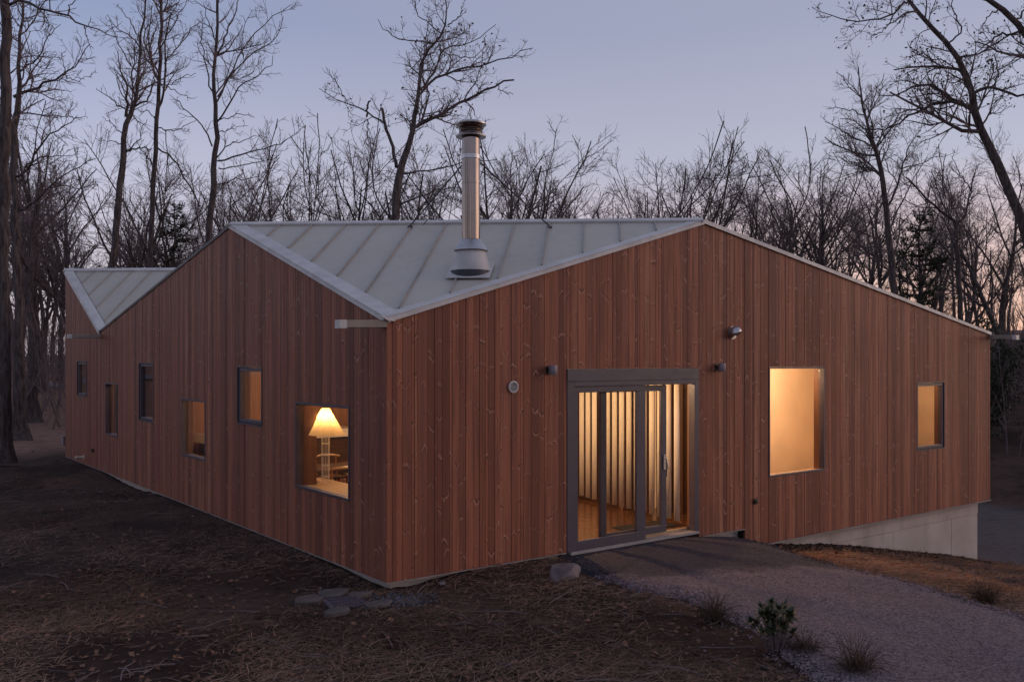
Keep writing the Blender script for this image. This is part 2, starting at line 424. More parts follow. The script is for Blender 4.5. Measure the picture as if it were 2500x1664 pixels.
# ------------------------------------------------------------------ ground
GX = [-60, 1.5, 3.0, 5.0, 5.6, 6.1, 6.5, 6.8, 7.2, 8.7, 10, 11.4, 13, 14.75, 16, 24, 30, 45, 70, 400]
GZ = [-.10, -.10, -.115, -.125, -.18, -.24, -.31, -.43, -.48, -.65, -.86, -1.12, -1.39, -1.78, -1.86, -1.86, -.8, 2.4, 5.2, 9.0]
FX = [-60, 0, 2.0, 4.0, 5.5, 7.0, 8.7, 10, 11.4, 13, 14.75, 16, 24, 30, 45, 70, 400]
FZ = [-.10, -.10, -.11, -.16, -.24, -.44, -.68, -.90, -1.15, -1.40, -1.78, -1.86, -1.86, -1.4, .2, 1.0, 2.0]
def gz(x, y):
    x = np.asarray(x, float); y = np.asarray(y, float)
    a = np.interp(x, GX, GZ); b = np.interp(x, FX, FZ)
    k = np.clip((-y - .4) / 1.4, 0, 1); k = k * k * (3 - 2 * k)
    z = a * (1 - k) + b * k
    # the left side of the house
    s = np.exp(-((x + .3) / 1.2) ** 2) * np.exp(-((y - 11.3) / 2.0) ** 2) * -.12
    z = z + s + .035 * np.sin(x * 1.7 + y * .9) * np.sin(y * 1.3 - x * .4) * np.clip(-x + .2, 0, 1) + .02 * np.sin(x * 3.1) * np.sin(y * 2.7 + 1) * ((x < -.3) | (y < -.6))
    z = z + .078 * np.exp(-((y + .05) / .35) ** 2) * np.clip((x - .5) / .6, 0, 1) * np.clip((2.9 - x) / .4, 0, 1)
    z = z + .075 * np.exp(-((x + .1) / .5) ** 2) * np.clip((y - .8) / 1.5, 0, 1)
    # ground rises gently far behind on the left, the wood stands on it
    dist = np.hypot(x, y - 20)
    z = z + np.clip(y - 32, 0, 120) * .075 * (x < 26) * np.clip((26 - x) / 20, 0, 1)
    # under the house it stays below the floor
    return z
def axis(lo, a, b, hi, st):
    mid = np.arange(a, b + 1e-6, st)
    l = a - np.geomspace(st, a - lo, 26); r = b + np.geomspace(st, hi - b, 26)
    return np.concatenate((l[::-1], mid, r))
xs = axis(-420, -9, 17, 420, .16); ys = axis(-420, -8, 20, 420, .2)
XX, YY = np.meshgrid(xs, ys, indexing='ij')
ZZ = gz(XX, YY)
jit = rng.normal(0, .008, XX.shape) * ((XX > -9) & (XX < 17) & (YY < 20) & (YY > -8))
ZZ = ZZ + jit
nx, ny = XX.shape
idx = np.arange(nx * ny).reshape(nx, ny)
F = np.stack([idx[:-1, :-1], idx[1:, :-1], idx[1:, 1:], idx[:-1, 1:]], -1).reshape(-1, 4)
g = link('ground', np_mesh('ground', np.stack([XX, YY, ZZ], -1).reshape(-1, 3), F), M['ground'], smooth=True)
tag(g, kind='structure', label='dark leaf-littered earth around the house', cat='ground')

# gravel path from the door out to the right
PL = np.array([(2.62, -.02), (2.35, -.5), (2.26, -1.36), (2.40, -2.5), (2.0, -3.7), (1.35, -4.75), (.2, -6.6)])
PR = np.array([(6.85, -.04), (6.45, -1.2), (6.05, -2.45), (5.55, -3.95), (5.2, -4.9), (4.7, -6.0), (3.9, -7.6)])
def resamp(P, n):
    P = np.asarray(P, float); s = np.concatenate(([0], np.cumsum(np.linalg.norm(np.diff(P, axis=0), axis=1))))
    t = np.linspace(0, s[-1], n); return np.stack([np.interp(t, s, P[:, i]) for i in range(P.shape[1])], -1)
nl, nw = 90, 50
A_, B_ = resamp(PL, nl), resamp(PR, nl)
A_[1:, 0] += rng.normal(0, .05, nl - 1); B_[1:, 0] += rng.normal(0, .05, nl - 1)
tt = np.linspace(0, 1, nw)[None, :, None]
G2 = A_[:, None] * (1 - tt) + B_[:, None] * tt
edge = np.minimum(tt[..., 0], 1 - tt[..., 0])
pz = gz(G2[..., 0], G2[..., 1]) + np.where(edge < .03, -.03, .034) + np.clip(edge * .25, 0, .035) + rng.normal(0, .004, G2.shape[:2])
idx = np.arange(nl * nw).reshape(nl, nw)
F = np.stack([idx[:-1, :-1], idx[1:, :-1], idx[1:, 1:], idx[:-1, 1:]], -1).reshape(-1, 4)
gp = link('gravel_path', np_mesh('gravel_path', np.concatenate([G2, pz[..., None]], -1).reshape(-1, 3), F), M['gravel'], smooth=True)
tag(gp, kind='structure', label='grey crushed-stone path leading from the glass door', cat='path')

# far track behind the left end of the house
Pt = resamp(np.array([(-40, 60), (-18, 54), (0, 50.5), (9, 49), (25, 47)]), 60)
tV = []
for k, off in enumerate((-1.6, 0, 1.6)):
    q = Pt + np.array([0.05, 1.0]) * off; tV.append(np.column_stack([q, gz(q[:, 0], q[:, 1]) + .05]))
tV = np.stack(tV, 1); idx = np.arange(60 * 3).reshape(60, 3)
F = np.stack([idx[:-1, :-1], idx[1:, :-1], idx[1:, 1:], idx[:-1, 1:]], -1).reshape(-1, 4)
o = link('track', np_mesh('track', tV.reshape(-1, 3), F), plain('track_gravel', (.17, .15, .165), .9, 0, .25, 2), smooth=True)
tag(o, kind='structure', label='pale gravel track through the wood', cat='track')

# ------------------------------------------------------------------ the house
house = empty('house')
tag(house, 'low timber-clad house with folded grey metal roof and lit windows', 'house')
LA, LB = 17.68, 14.88
ZA = ([0, 5.09, 13.76, 17.68], [3.10, 4.79, 3.30, 5.06])
ZB = ([0, 5.54, 14.88], [3.10, 4.75, 3.19])
topA = lambda u: float(np.interp(u, *ZA)); topB = lambda u: float(np.interp(u, *ZB))
# openings: u0,u1,z0,z1
OA = [(.93, 2.572, .835, 2.031), (3.776, 4.805, 1.60, 2.518), (6.304, 7.631, .861, 1.913), (9.401, 10.441, 1.353, 2.565), (12.158, 13.259, .882, 2.088), (15.15, 16.25, 1.69, 2.59)]
OB = [(2.776, 5.447, -.02, 2.488), (7.168, 8.747, .672, 2.497), (11.833, 12.921, .82, 2.18)]
baseA = lambda u: 0.0
def baseB(u): return 0.0 if u < 2.776 else (-.10 if u < 6.55 else -.41)
def PT(wall, u, d, z):   # d = depth into the house from the outer face
    return (d, u, z) if wall == 'A' else (u, d, z)

def wall_mesh(name, wall, L, top, base, ops, d0, d1, mat, drop=.10, start=0.0):
    br = sorted(set([start, L] + [o for q in ops for o in q[:2]] + [5.09, 13.76, 5.54, 6.55, 2.776]))
    br = [b for b in br if start <= b <= L]; mb = MB()
    for a, b in zip(br[:-1], br[1:]):
        if b - a < 1e-6: continue
        m = (a + b) / 2; lo = base(m) + .004
        holes = sorted([(q[2], q[3]) for q in ops if q[0] <= m <= q[1]])
        z = lo; segs = []
        for h0, h1 in holes:
            if h0 > z: segs.append((z, h0))
            z = h1
        segs.append((z, None))
        for s0, s1 in segs:
            ta, tb = (top(a) - drop, top(b) - drop) if s1 is None else (s1, s1)
            mb.hexa([PT(wall, a, d0, s0), PT(wall, b, d0, s0), PT(wall, b, d1, s0), PT(wall, a, d1, s0), PT(wall, a, d0, ta), PT(wall, b, d0, tb), PT(wall, b, d1, tb), PT(wall, a, d1, ta)])
    return mb.build(name, mat, house)
wallA = wall_mesh('side_wall', 'A', LA, topA, baseA, OA, .034, .15, M['sheath'], start=.152)
wallB = wall_mesh('front_wall', 'B', LB, topB, baseB, OB, .034, .15, M['sheath'], start=.036)
inA = wall_mesh('inner_wall_lining', 'A', LA, lambda u: 2.9, lambda u: .02, OA, .153, .18, M['plaster'], start=.182)
inB = wall_mesh('inner_wall_lining', 'B', LB, lambda u: 2.9, lambda u: .02, OB, .153, .18, M['plaster'], start=.153)

def board_mesh(name, items):
    """items: (wall,u0,u1,z0,zt0,zt1,proud,tone) -> mesh with uv and tone"""
    V, Fq, UV, T = [], [], [], []
    for (wall, u0, u1, z0, t0, t1, pr, tone) in items:
        b = len(V); g_ = .0009; c = .0028; um = (u0 + u1) / 2
        dF, dB = -pr, .033
        ring = [(u0 + g_, dB), (u0 + g_, dF + c), (u0 + g_ + c, dF), (u1 - g_ - c, dF), (u1 - g_, dF + c), (u1 - g_, dB)]
        vo = tone[1] * 40
        for zz in (0, 1):
            for (u, d) in ring:
                z = z0 if zz == 0 else t0 + (t1 - t0) * (u - u0) / (u1 - u0)
                V.append(PT(wall, u, d, z)); UV.append((u - um, z + vo)); T.append(tone)
        for i in range(5): Fq.append([b + i, b + i + 1, b + 6 + i + 1, b + 6 + i])
        Fq.append([b + 0, b + 1, b + 4, b + 5][::-1]); Fq.append([b + 1, b + 2, b + 3, b + 4][::-1])
        Fq.append([b + 6, b + 7, b + 10, b + 11]); Fq.append([b + 7, b + 8, b + 9, b + 10])
        if wall == 'A': Fq[-9:] = [q[::-1] for q in Fq[-9:]]
    me = np_mesh(name, np.array(V), np.array(Fq))
    uvl = me.uv_layers.new(name='UVMap')
    li = np.empty(len(me.loops), np.int32); me.loops.foreach_get('vertex_index', li)
    uvl.data.foreach_set('uv', np.array(UV, np.float32)[li].ravel())
    ca = me.attributes.new('tone', 'FLOAT_COLOR', 'POINT'); ca.data.foreach_set('color', np.array([(*t, 1) for t in T], np.float32).ravel())
    return me

WID = [.040, .055, .070, .085, .105, .125, .140]
def lay_boards(wall, L, top, base, ops, start, extra=()):
    br = sorted(set([start, L] + [o for q in ops for o in q[:2]] + list(extra)))
    br = [b for b in br if start <= b <= L]; edges = []
    for a, b in zip(br[:-1], br[1:]):
        u = a; e = [a]
        while u < b - 1e-6:
            wd = random.choice(WID)
            if b - (u + wd) < .04: wd = b - u
            u += wd; e.append(min(u, b))
        if e[-1] < b: e[-1] = b
        edges += list(zip(e[:-1], e[1:]))
    items = []
    for (a, b) in edges:
        if b - a < .01: continue
        m = (a + b) / 2; tone = (random.random(), random.random(), random.random()); pr = random.choice((0, .0, .0015, .003, .005))
        pk = [p for p in (5.09, 13.76) if wall == 'A'] + [p for p in (5.54,) if wall == 'B']
        ta, tb = top(a) - .014, top(b) - .014
        holes = sorted([(q[2], q[3]) for q in ops if q[0] - 1e-6 <= m <= q[1] + 1e-6]); z = base(m)
        for h0, h1 in holes:
            if h0 > z + .15: items.append((wall, a, b, z, h0, h0, pr, tone))
            z = h1
        items.append((wall, a, b, z, ta, tb, pr, tone))
    return items
itB = lay_boards('B', LB, topB, baseB, OB, 0.0, (5.54, 6.55))
itA = lay_boards('A', LA, topA, baseA, OA, .036, (5.09, 13.76))
near = [q for q in itA if q[1] < 8.9]; farA = [q for q in itA if q[1] >= 8.9]
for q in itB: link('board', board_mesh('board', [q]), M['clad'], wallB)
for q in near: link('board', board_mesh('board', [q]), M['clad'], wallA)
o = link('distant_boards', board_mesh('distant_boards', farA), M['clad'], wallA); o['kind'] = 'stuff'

# pale metal drip edge under the cladding
mb = MB(); mb.box((-.010, -.010, -.014), (.03, LA, -.003)); mb.build('drip_edge', M['drip'], house)
mb = MB(); mb.box((.032, -.010, -.014), (2.770, .02, -.003)); mb.build('drip_edge', M['drip'], house)
mb = MB(); mb.box((5.452, -.016, -.116), (6.548, .02, -.104)); mb.build('drip_edge', M['drip'], house)
mb = MB(); mb.box((6.552, -.020, -.430), (LB + .01, .02, -.414)); mb.build('drip_edge', M['drip'], house)

# foundation
fnd = MB().box((.10, .10, -.60), (6.19, .18, -.12)).box((.10, .10, -.119), (2.7, .18, -.02)).box((.10, .181, -.60), (.18, LA - .1, -.02)).box((6.2, .14, -2.6), (14.55, .36, -.43)).box((6.2, .14, -.429), (6.55, .18, -.12)).box((14.35, .37, -2.6), (14.55, LA - .1, -.02)).box((.33, LA - .3, -2.4), (14.34, LA - .1, -.02)).build('foundation', M['concrete'], house)
xe = 6.25; k = 0
jn = [6.25, 7.5, 8.75, 10.0, 11.2, 12.35, 13.45, 14.56]
for a, b in zip(jn[:-1], jn[1:]):
    MB().box((a + .0025, .118 + random.uniform(-.003, .003), -2.6), (b - .0025, .137, -.700)).build('concrete_panel', M['concrete'], fnd, bevel=.006)
MB().box((6.25, .112, -.694), (14.57, .137, -.438)).build('concrete_beam', M['concrete'], fnd, bevel=.006)
# right and rear walls
MB().hexa([(LB - .3, .31, .0), (LB, .31, 0), (LB, LA, 0), (LB - .3, LA, 0), (LB - .3, .31, 3.1), (LB, .31, 3.1), (LB, LA, 3.1), (LB - .3, LA, 3.1)]).build('end_wall', M['wood_dark'], house)
MB().box((.31, LA - .3, 0), (LB - .31, LA, 3.2)).build('rear_wall', M['wood_dark'], house)
# interior floor, ceiling, partitions
MB().box((.185, .185, -.12), (LB - .31, LA - .31, .02)).build('floor', M['floor'], house)
MB().box((.185, .185, 2.74), (LB - .31, LA - .31, 2.80)).build('ceiling', M['wood'], house)
def slab(name, p, q, th, z0, z1, mat):
    p, q = np.array(p, float), np.array(q, float); d = (q - p) / np.linalg.norm(q - p); n = np.array([-d[1], d[0]]) * th
    return MB().hexa([(*p, z0), (*q, z0), (*(q + n), z0), (*(p + n), z0), (*p, z1), (*q, z1), (*(q + n), z1), (*(p + n), z1)]).build(name, mat, house)
slab('partition_wall', (6.15, .19), (6.95, 4.6), -.10, .021, 2.739, M['wood_dark'])
slab('partition_wall', (.19, 9.0), (14.5, 9.0), .10, .021, 2.739, M['wood'])
slab('partition_wall', (7.07, 4.6), (14.5, 4.6), .10, .021, 2.739, M['plaster'])
slab('partition_wall', (6.35, 1.75), (14.56, 1.75), .08, .021, 2.739, M['plaster'])
slab('partition_wall', (11.45, .19), (11.45, 1.74), -.08, .021, 2.739, M['plaster'])

slab('partition_wall', (14.5, .19), (14.5, 1.74), .06, .021, 2.739, M['plaster'])
slab('partition_wall', (1.6, 9.11), (1.6, 17.3), .08, .021, 2.739, M['wood'])
# ------------------------------------------------------------------ windows
def window(wall, op, fw, dep, sash, lining=None, reveal=.205):
    lining = lining or M['wood_mid']
    u0, u1, z0, z1 = op; mb = MB()
    d0, d1 = -.012, .09
    def bar(a, b, c, d, da=d0, db=d1): 
        p, q = PT(wall, a, da, c), PT(wall, b, db, d); lo = [min(i, j) for i, j in zip(p, q)]; hi = [max(i, j) for i, j in zip(p, q)]; mb.box(lo, hi)
    e = .002
    bar(u0 + e, u1 - e, z0 + e, z0 + fw); bar(u0 + e, u1 - e, z1 - fw, z1 - e)
    bar(u0 + e, u0 + fw, z0 + fw, z1 - fw); bar(u1 - fw, u1 - e, z0 + fw, z1 - fw)
    fo = mb.build('window', M['frame'], house, bevel=.003)
    gu0, gu1, gz0, gz1 = u0 + fw, u1 - fw, z0 + fw, z1 - fw
    if sash:
        mb = MB(); s = .055; g_ = .008
        def bar2(a, b, c, d):
            p, q = PT(wall, a, .012, c), PT(wall, b, .10, d); mb.box([min(i, j) for i, j in zip(p, q)], [max(i, j) for i, j in zip(p, q)])
        a, b, c, d = gu0 + g_, gu1 - g_, gz0 + g_, gz1 - g_
        bar2(a, b, c, c + s); bar2(a, b, d - s, d); bar2(a, a + s, c + s, d - s); bar2(b - s, b, c + s, d - s)
        mb.build('sash', M['frame'], fo, bevel=.004)
        gu0, gu1, gz0, gz1 = a + s, b - s, c + s, d - s
    p, q = PT(wall, gu0 - .003, .052, gz0 - .003), PT(wall, gu1 + .003, .060, gz1 + .003)
    MB().box([min(i, j) for i, j in zip(p, q)], [max(i, j) for i, j in zip(p, q)]).build('pane', M['glass'], fo)
    # wooden reveal lining inside the thick wall
    mb = MB(); th = .018; da, db = .105, reveal
    def bar3(a, b, c, d, m_):
        p, q = PT(wall, a, da, c), PT(wall, b, db, d); m_.box([min(i, j) for i, j in zip(p, q)], [max(i, j) for i, j in zip(p, q)])
    bar3(u0 + .004, u0 + th, z0 + th + .002, z1 - th - .002, mb); bar3(u1 - th, u1 - .004, z0 + th + .002, z1 - th - .002, mb); bar3(u0 + .004, u1 - .004, z1 - th, z1 - .004, mb)
    mb.build('reveal', lining, fo)
    m2 = MB(); bar3(u0 + .004, u1 - .004, z0 + .004, z0 + th, m2); m2.build('sill', M['sill'], fo)
    return fo
for i, op in enumerate(OA): window('A', op, .035 if i in (0, 2, 4) else .022, 0, i not in (0, 2, 4), reveal=.31 if i == 0 else .205)
for i, op in enumerate(OB[1:]): window('B', op, .032 if i == 0 else .022, 0, i == 1)

# ------------------------------------------------------------------ sliding glass door
u0, u1, z0, z1 = OB[0]
dr = MB().box((u0 + .002, -.014, 2.315), (u1 - .002, .12, z1 - .002)).box((u0 + .002, -.010, .0), (u0 + .13, .12, 2.312)).box((u1 - .10, -.010, -.0), (u1 - .002, .12, 2.312)).box((u0 + .13, -.010, 2.245), (u1 - .10, .12, 2.312)).build('door_frame', M['frame'], house, bevel=.004)
fx = MB().box((2.908, .004, .0), (4.30, .050, .125)).box((2.908, .004, 2.16), (4.30, .050, 2.243)).box((2.908, .004, .125), (2.985, .050, 2.16)).box((4.115, .004, .125), (4.30, .050, 2.16)).build('fixed_panel', M['frame'], house, bevel=.005)
MB().box((2.98, .023, .12), (4.12, .031, 2.165)).build('pane', M['glass'], fx)
sl = MB().box((3.46, .062, .045), (4.80, .112, .15)).box((3.46, .062, 2.15), (4.80, .112, 2.235)).box((3.46, .062, .15), (3.575, .112, 2.15)).box((4.69, .062, .15), (4.80, .112, 2.15)).build('sliding_panel', M['frame'], house, bevel=.005)
MB().box((3.57, .083, .145), (4.695, .091, 2.155)).build('pane', M['glass'], sl)
MB().box((4.725, .046, .98), (4.765, .060, 1.20)).tube([(4.745, .05, 1.14), (4.745, .005, 1.14), (4.745, -.01, 1.02), (4.745, .0, .98)], .011, 8).lathe([(.016, 0), (.016, .012)], (4.745, .04, 1.17), 10).build('handle', M['steel_dull'], sl, smooth=True)
MB().box((4.803, .070, .86), (4.822, .100, 1.08)).build('pull', M['dark_metal'], sl)
MB().box((u0 + .05, -.035, -.045), (u1 - .02, .13, -.004)).build('threshold', M['drip'], house, bevel=.004)
MB().box((u0 + .14, .131, -.03), (u1 - .11, .182, .034)).build('inner_threshold', M['sill'], house)
mb = MB().box((u0 + .004, .125, .036), (u0 + .022, .205, 2.47)).box((u1 - .022, .125, .036), (u1 - .004, .205, 2.47)).box((u0 + .024, .125, 2.452), (u1 - .024, .205, 2.47)); mb.build('door_reveal', M['wood'], house)

# ------------------------------------------------------------------ roof
C0 = np.array([0, 0, 3.10]); PA = np.array([0, 5.09, 4.79]); PB = np.array([5.54, 0, 4.75])
VA = np.array([0, 13.76, 3.30]); VB = np.array([LB, 0, 3.19]); FA = np.array([0, LA, 5.06]); RB = np.array([LB, 3.92, 5.0]); BK = np.array([LB, LA, 3.2])
RB = FA + .5 * (RB - FA)   # the back ridge hips down to the rear corner
def nrm(a, b, c):
    n = np.cross(b - a, c - a); n /= np.linalg.norm(n); return n if n[2] > 0 else -n
mb = MB()
for poly in ((C0, PB, PA), (PA, PB, VB, VA), (VA, VB, RB, FA), (FA, RB, BK), (RB, VB, BK)):
    mb.prism([np.array([max(p[0], .05), max(p[1], .05), p[2] - .012]) for p in poly], (0, 0, -.075))
roof = mb.build('roof', M['roof'], house)

def clip(poly, n, c):   # keep p.n >= c  (2-D)
    out = []
    for i in range(len(poly)):
        p, q = poly[i], poly[(i + 1) % len(poly)]; a, b = p @ n - c, q @ n - c
        if a >= 0: out.append(p)
        if (a > 0 > b) or (a < 0 < b): out.append(p + (q - p) * (a / (a - b)))
    return out
def panels(tri, e_dir, org, off0, step, inset):
    """standing-seam strips on a facet; e_dir runs along the ridge, org lies on it"""
    n = nrm(*tri[:3]); e = e_dir / np.linalg.norm(e_dir); dn = np.cross(n, e); dn /= np.linalg.norm(dn)
    if dn[2] > 0: dn = -dn
    P2 = [np.array([(p - org) @ e, (p - org) @ dn]) for p in tri]
    cen = sum(P2) / len(P2)
    # inset
    Q = list(P2); m = len(P2)
    for i in range(m):
        a, b = P2[i], P2[(i + 1) % m]; t = b - a; nn = np.array([-t[1], t[0]]) / np.linalg.norm(t)
        if (cen - a) @ nn < 0: nn = -nn
        Q = clip(Q, nn, a @ nn + inset[i])
    lo = min(p[0] for p in Q); hi = max(p[0] for p in Q); k = off0
    while k > lo: k -= step
    to3 = lambda p, h=0.0: org + e * p[0] + dn * p[1] + n * h
    while k < hi:
        s = clip(clip(Q, np.array([1.0, 0]), k + .003), np.array([-1.0, 0]), -(k + step - .003))
        if len(s) >= 3:
            MB().prism([to3(p, -.010) for p in s], n * .014).build('roof_panel', M['roof'], roof)
        if lo < k < hi:
            c = [p[1] for p in clip(clip(Q, np.array([1.0, 0]), k - .001), np.array([-1.0, 0]), -(k + .001))]
            if len(c) > 1:
                a, b = min(c), max(c); a_, b_ = np.array([k, a]), np.array([k, b]); hw = .008
                if b - a > .05:
                    ee = e * hw
                    MB().hexa([to3(a_, .004) - ee, to3(b_, .004) - ee, to3(b_, .004) + ee, to3(a_, .004) + ee, to3(a_, .034) - ee, to3(b_, .034) - ee, to3(b_, .034) + ee, to3(a_, .034) + ee]).build('seam', M['seam'], roof)
        k += step
    return n, e, dn
n1, e1, dn1 = panels([C0, PB, PA], PB - PA, PA, .30, .54, [.13, .07, .19])
n3, e3, dn3 = panels([VA, VB, RB, FA], RB - FA, FA, .35, .54, [.01, .05, .05, .19])

def edge_trim(name, p, q, nrm_, inw, w_in, up=.035, down=.075, out=.035, mat='trim'):
    """flashing along a roof edge: p->q, inw points into the roof along its surface"""
    t = (q - p) / np.linalg.norm(q - p); inw = inw - (inw @ t) * t; inw = inw - (inw @ nrm_) * nrm_; inw /= np.linalg.norm(inw)
    mb = MB()
    # top sheet
    a, b = p - inw * out, q - inw * out; c, d = q + inw * w_in, p + inw * w_in
    mb.hexa([x + nrm_ * (up - .012) for x in (a, b, c, d)] + [x + nrm_ * up for x in (a, b, c, d)])
    # outer drop
    th = .012; zz = np.array([0, 0, 1.0])
    a2, b2 = p - inw * out, q - inw * out; c2, d2 = q - inw * (out - th), p - inw * (out - th)
    mb.hexa([x + nrm_ * (up - .013) - zz * (down + .02) for x in (a2, b2, c2, d2)] + [x + nrm_ * (up - .013) for x in (a2, b2, c2, d2)])
    # inner upstand
    a3, b3 = p + inw * w_in, q + inw * w_in; c3, d3 = q + inw * (w_in - .01), p + inw * (w_in - .01)
    mb.hexa([x + nrm_ * .003 for x in (a3, b3, c3, d3)] + [x + nrm_ * (up - .013) for x in (a3, b3, c3, d3)])
    return mb.build(name, M[mat], house)
edge_trim('edge_flashing', C0, PA, n1, PB - C0, .17, .028, .035)
edge_trim('edge_flashing', C0, PB, n1, PA - C0, .10, .022, .030)
n2 = nrm(PA, PB, VB)
edge_trim('edge_flashing', PA, VA, n2, PB - PA, .10, .02, .02, .02, 'dark_metal')
edge_trim('edge_flashing', PB, VB, n2, PA - PB, .10, .020, .030)
edge_trim('edge_flashing', VA, FA, n3, VB - VA, .17)
edge_trim('edge_flashing', FA, RB, n3, dn3, .12, .05, .0, .02)
# ridge cap
def ridge(p, q, na, nb, da, db, w=.085):
    h = np.array([0, 0, .055]); th = np.array([0, 0, .014])
    mb = MB(); P = [p + h - np.array([0, 0, .0]), q + h]
    for dd, nn in ((da, na), (db, nb)):
        dd = dd / np.linalg.norm(dd); a, b = p + h, q + h; c, d = q + dd * w + nn * .045, p + dd * w + nn * .045
        mb.hexa([x - th for x in (a, b, c, d)] + [a, b, c, d])
        mb.hexa([c - nn * .045, d - nn * .045, d - dd * .012 - nn * .045, c - dd * .012 - nn * .045, c - th, d - th, d - dd * .012 - th, c - dd * .012 - th])
    return mb.build('ridge_cap', M['trim'], house)
dn2 = np.cross(n2, e1); dn2 = dn2 if dn2[2] < 0 else -dn2
ridge(PA, PB, n1, n2, dn1, dn2)

# scuppers (box outlets at the valleys)
def scupper(wall, u, z, L, w=.12, h=.088):
    if wall == 'A':
        pts = lambda a, b, c, d, e, f: MB().hexa([(a, c, e), (b, c, e + .018), (b, d, e + .018), (a, d, e), (a, c, f), (b, c, f + .018), (b, d, f + .018), (a, d, f)])
        s = pts(-L, .0, u, u + w, z - h, z).build('scupper', M['steel_wood'], house, bevel=.006)
        MB().box((-L - .012, u - .004, z - h - .006), (-L + .075, u + w + .004, z + .003)).build('end_cap', M['trim'], s)
    else:
        s = MB().hexa([(u - w, -L, z - h), (u, -L, z - h), (u, 0, z - h + .018), (u - w, 0, z - h + .018), (u - w, -L, z), (u, -L, z), (u, 0, z + .018), (u - w, 0, z + .018)]).build('scupper', M['steel_wood'], house, bevel=.006)
        MB().box((u - w - .004, -L - .012, z - h - .006), (u + .004, -L + .075, z + .003)).build('end_cap', M['trim'], s)
    return s
M['steel_wood'] = plain('weathered_gutter_metal', (.27, .225, .185), .5, 0, .12, 4)
scupper('A', -.012, 3.06, .60); scupper('A', 13.62, 3.21, .72); scupper('B', LB + .06, 3.14, .56)
# little folded spout of flashing over the near scupper
MB().prism([(-.10, -.05, 3.115), (.03, -.045, 3.10), (.10, -.04, 3.06), (-.02, -.05, 3.07)], (0, .07, .02)).build('valley_spout', M['trim'], house)

# ------------------------------------------------------------------ chimney
cc = np.array([1.60, .585]); cz = float(C0[2] - (n1[0] * cc[0] + n1[1] * cc[1]) / n1[2])
ch = empty('chimney', (0, 0, 0)); ch.parent = house
ctr = np.array([cc[0], cc[1], cz]) 
fl = [ctr + e1 * a * .29 + dn1 * b * .33 + n1 * .036 for a, b in ((-1, -1), (1, -1), (1, 1), (-1, 1))]
MB().prism(fl, n1 * .006).build('flashing_plate', M['trim'], ch)
def tilt_cone(prof_low, r_low, zt, r_top, n=32):   # lower rim lies on the roof plane
    mb = MB(); b = 0
    for k in range(n):
        a = 2 * math.pi * k / n; x, y = cc[0] + r_low * math.cos(a), cc[1] + r_low * math.sin(a)
        z = C0[2] - (n1[0] * x + n1[1] * y) / n1[2] + prof_low; mb.v.append((x, y, z))
    for k in range(n):
        a = 2 * math.pi * k / n; mb.v.append((cc[0] + r_top * math.cos(a), cc[1] + r_top * math.sin(a), zt))
    for k in range(n): mb.f.append([k, (k + 1) % n, n + (k + 1) % n, n + k])
    return mb
tilt_cone(.045, .262, cz + .30, .185).build('base_cone', M['trim'], ch, smooth=True)
tilt_cone(.045, .275, cz + .02, .262).build('seal_ring', M['dark_metal'], ch, smooth=True)
MB().lathe([(.225, .285), (.228, .292), (.13, .435), (.122, .44)], (cc[0], cc[1], cz), 32, False).build('storm_collar', M['steel_dull'], ch, smooth=True)
ZT = cz + 1.83
MB().lathe([(.120, .25), (.120, 1.17), (.124, 1.172), (.124, 1.19), (.120, 1.192), (.120, 1.83)], (cc[0], cc[1], cz), 40).build('pipe', M['steel'], ch, smooth=True)
MB().lathe([(.125, 1.50), (.128, 1.503), (.128, 1.557), (.125, 1.56)], (cc[0], cc[1], cz), 40, False).build('clamp_band', M['steel_dull'], ch, smooth=True)
MB().lathe([(.125, 1.80), (.20, 1.795), (.203, 1.81), (.155, 1.85), (.125, 1.852)], (cc[0], cc[1], cz), 40, False).build('cap_skirt', M['steel_dull'], ch, smooth=True)
MB().lathe([(.150, 1.85), (.158, 1.865), (.150, 1.88), (.140, 1.89), (.158, 1.905), (.162, 1.92), (.150, 1.935), (.140, 1.94), (.152, 1.955), (.150, 1.965)], (cc[0], cc[1], cz), 40).build('cap_louvre', M['steel'], ch, smooth=True)
MB().lathe([(.150, 1.966), (.205, 1.955), (.207, 1.968), (.16, 1.995), (.08, 2.008), (.0, 2.01)], (cc[0], cc[1], cz), 40, False).build('cap_lid', M['steel_dull'], ch, smooth=True)
for q in (np.array([2.03, 2.87, 4.70]), np.array([3.60, 1.36, 4.66])):
    d = np.array([q[0] - cc[0], q[1] - cc[1]]); d /= np.linalg.norm(d); s = np.array([cc[0] + d[0] * .125, cc[1] + d[1] * .125, cz + 1.53])
    MB().tube([s, q], .010, 8).box(q - .03, q + np.array([.03, .03, .0])).build('brace', M['dark_metal'], ch)
MB().tube([(cc[0], cc[1] + .12, cz + 1.33), (2.2, 2.75, 4.72)], .007, 6).build('brace_wire', M['dark_metal'], ch)

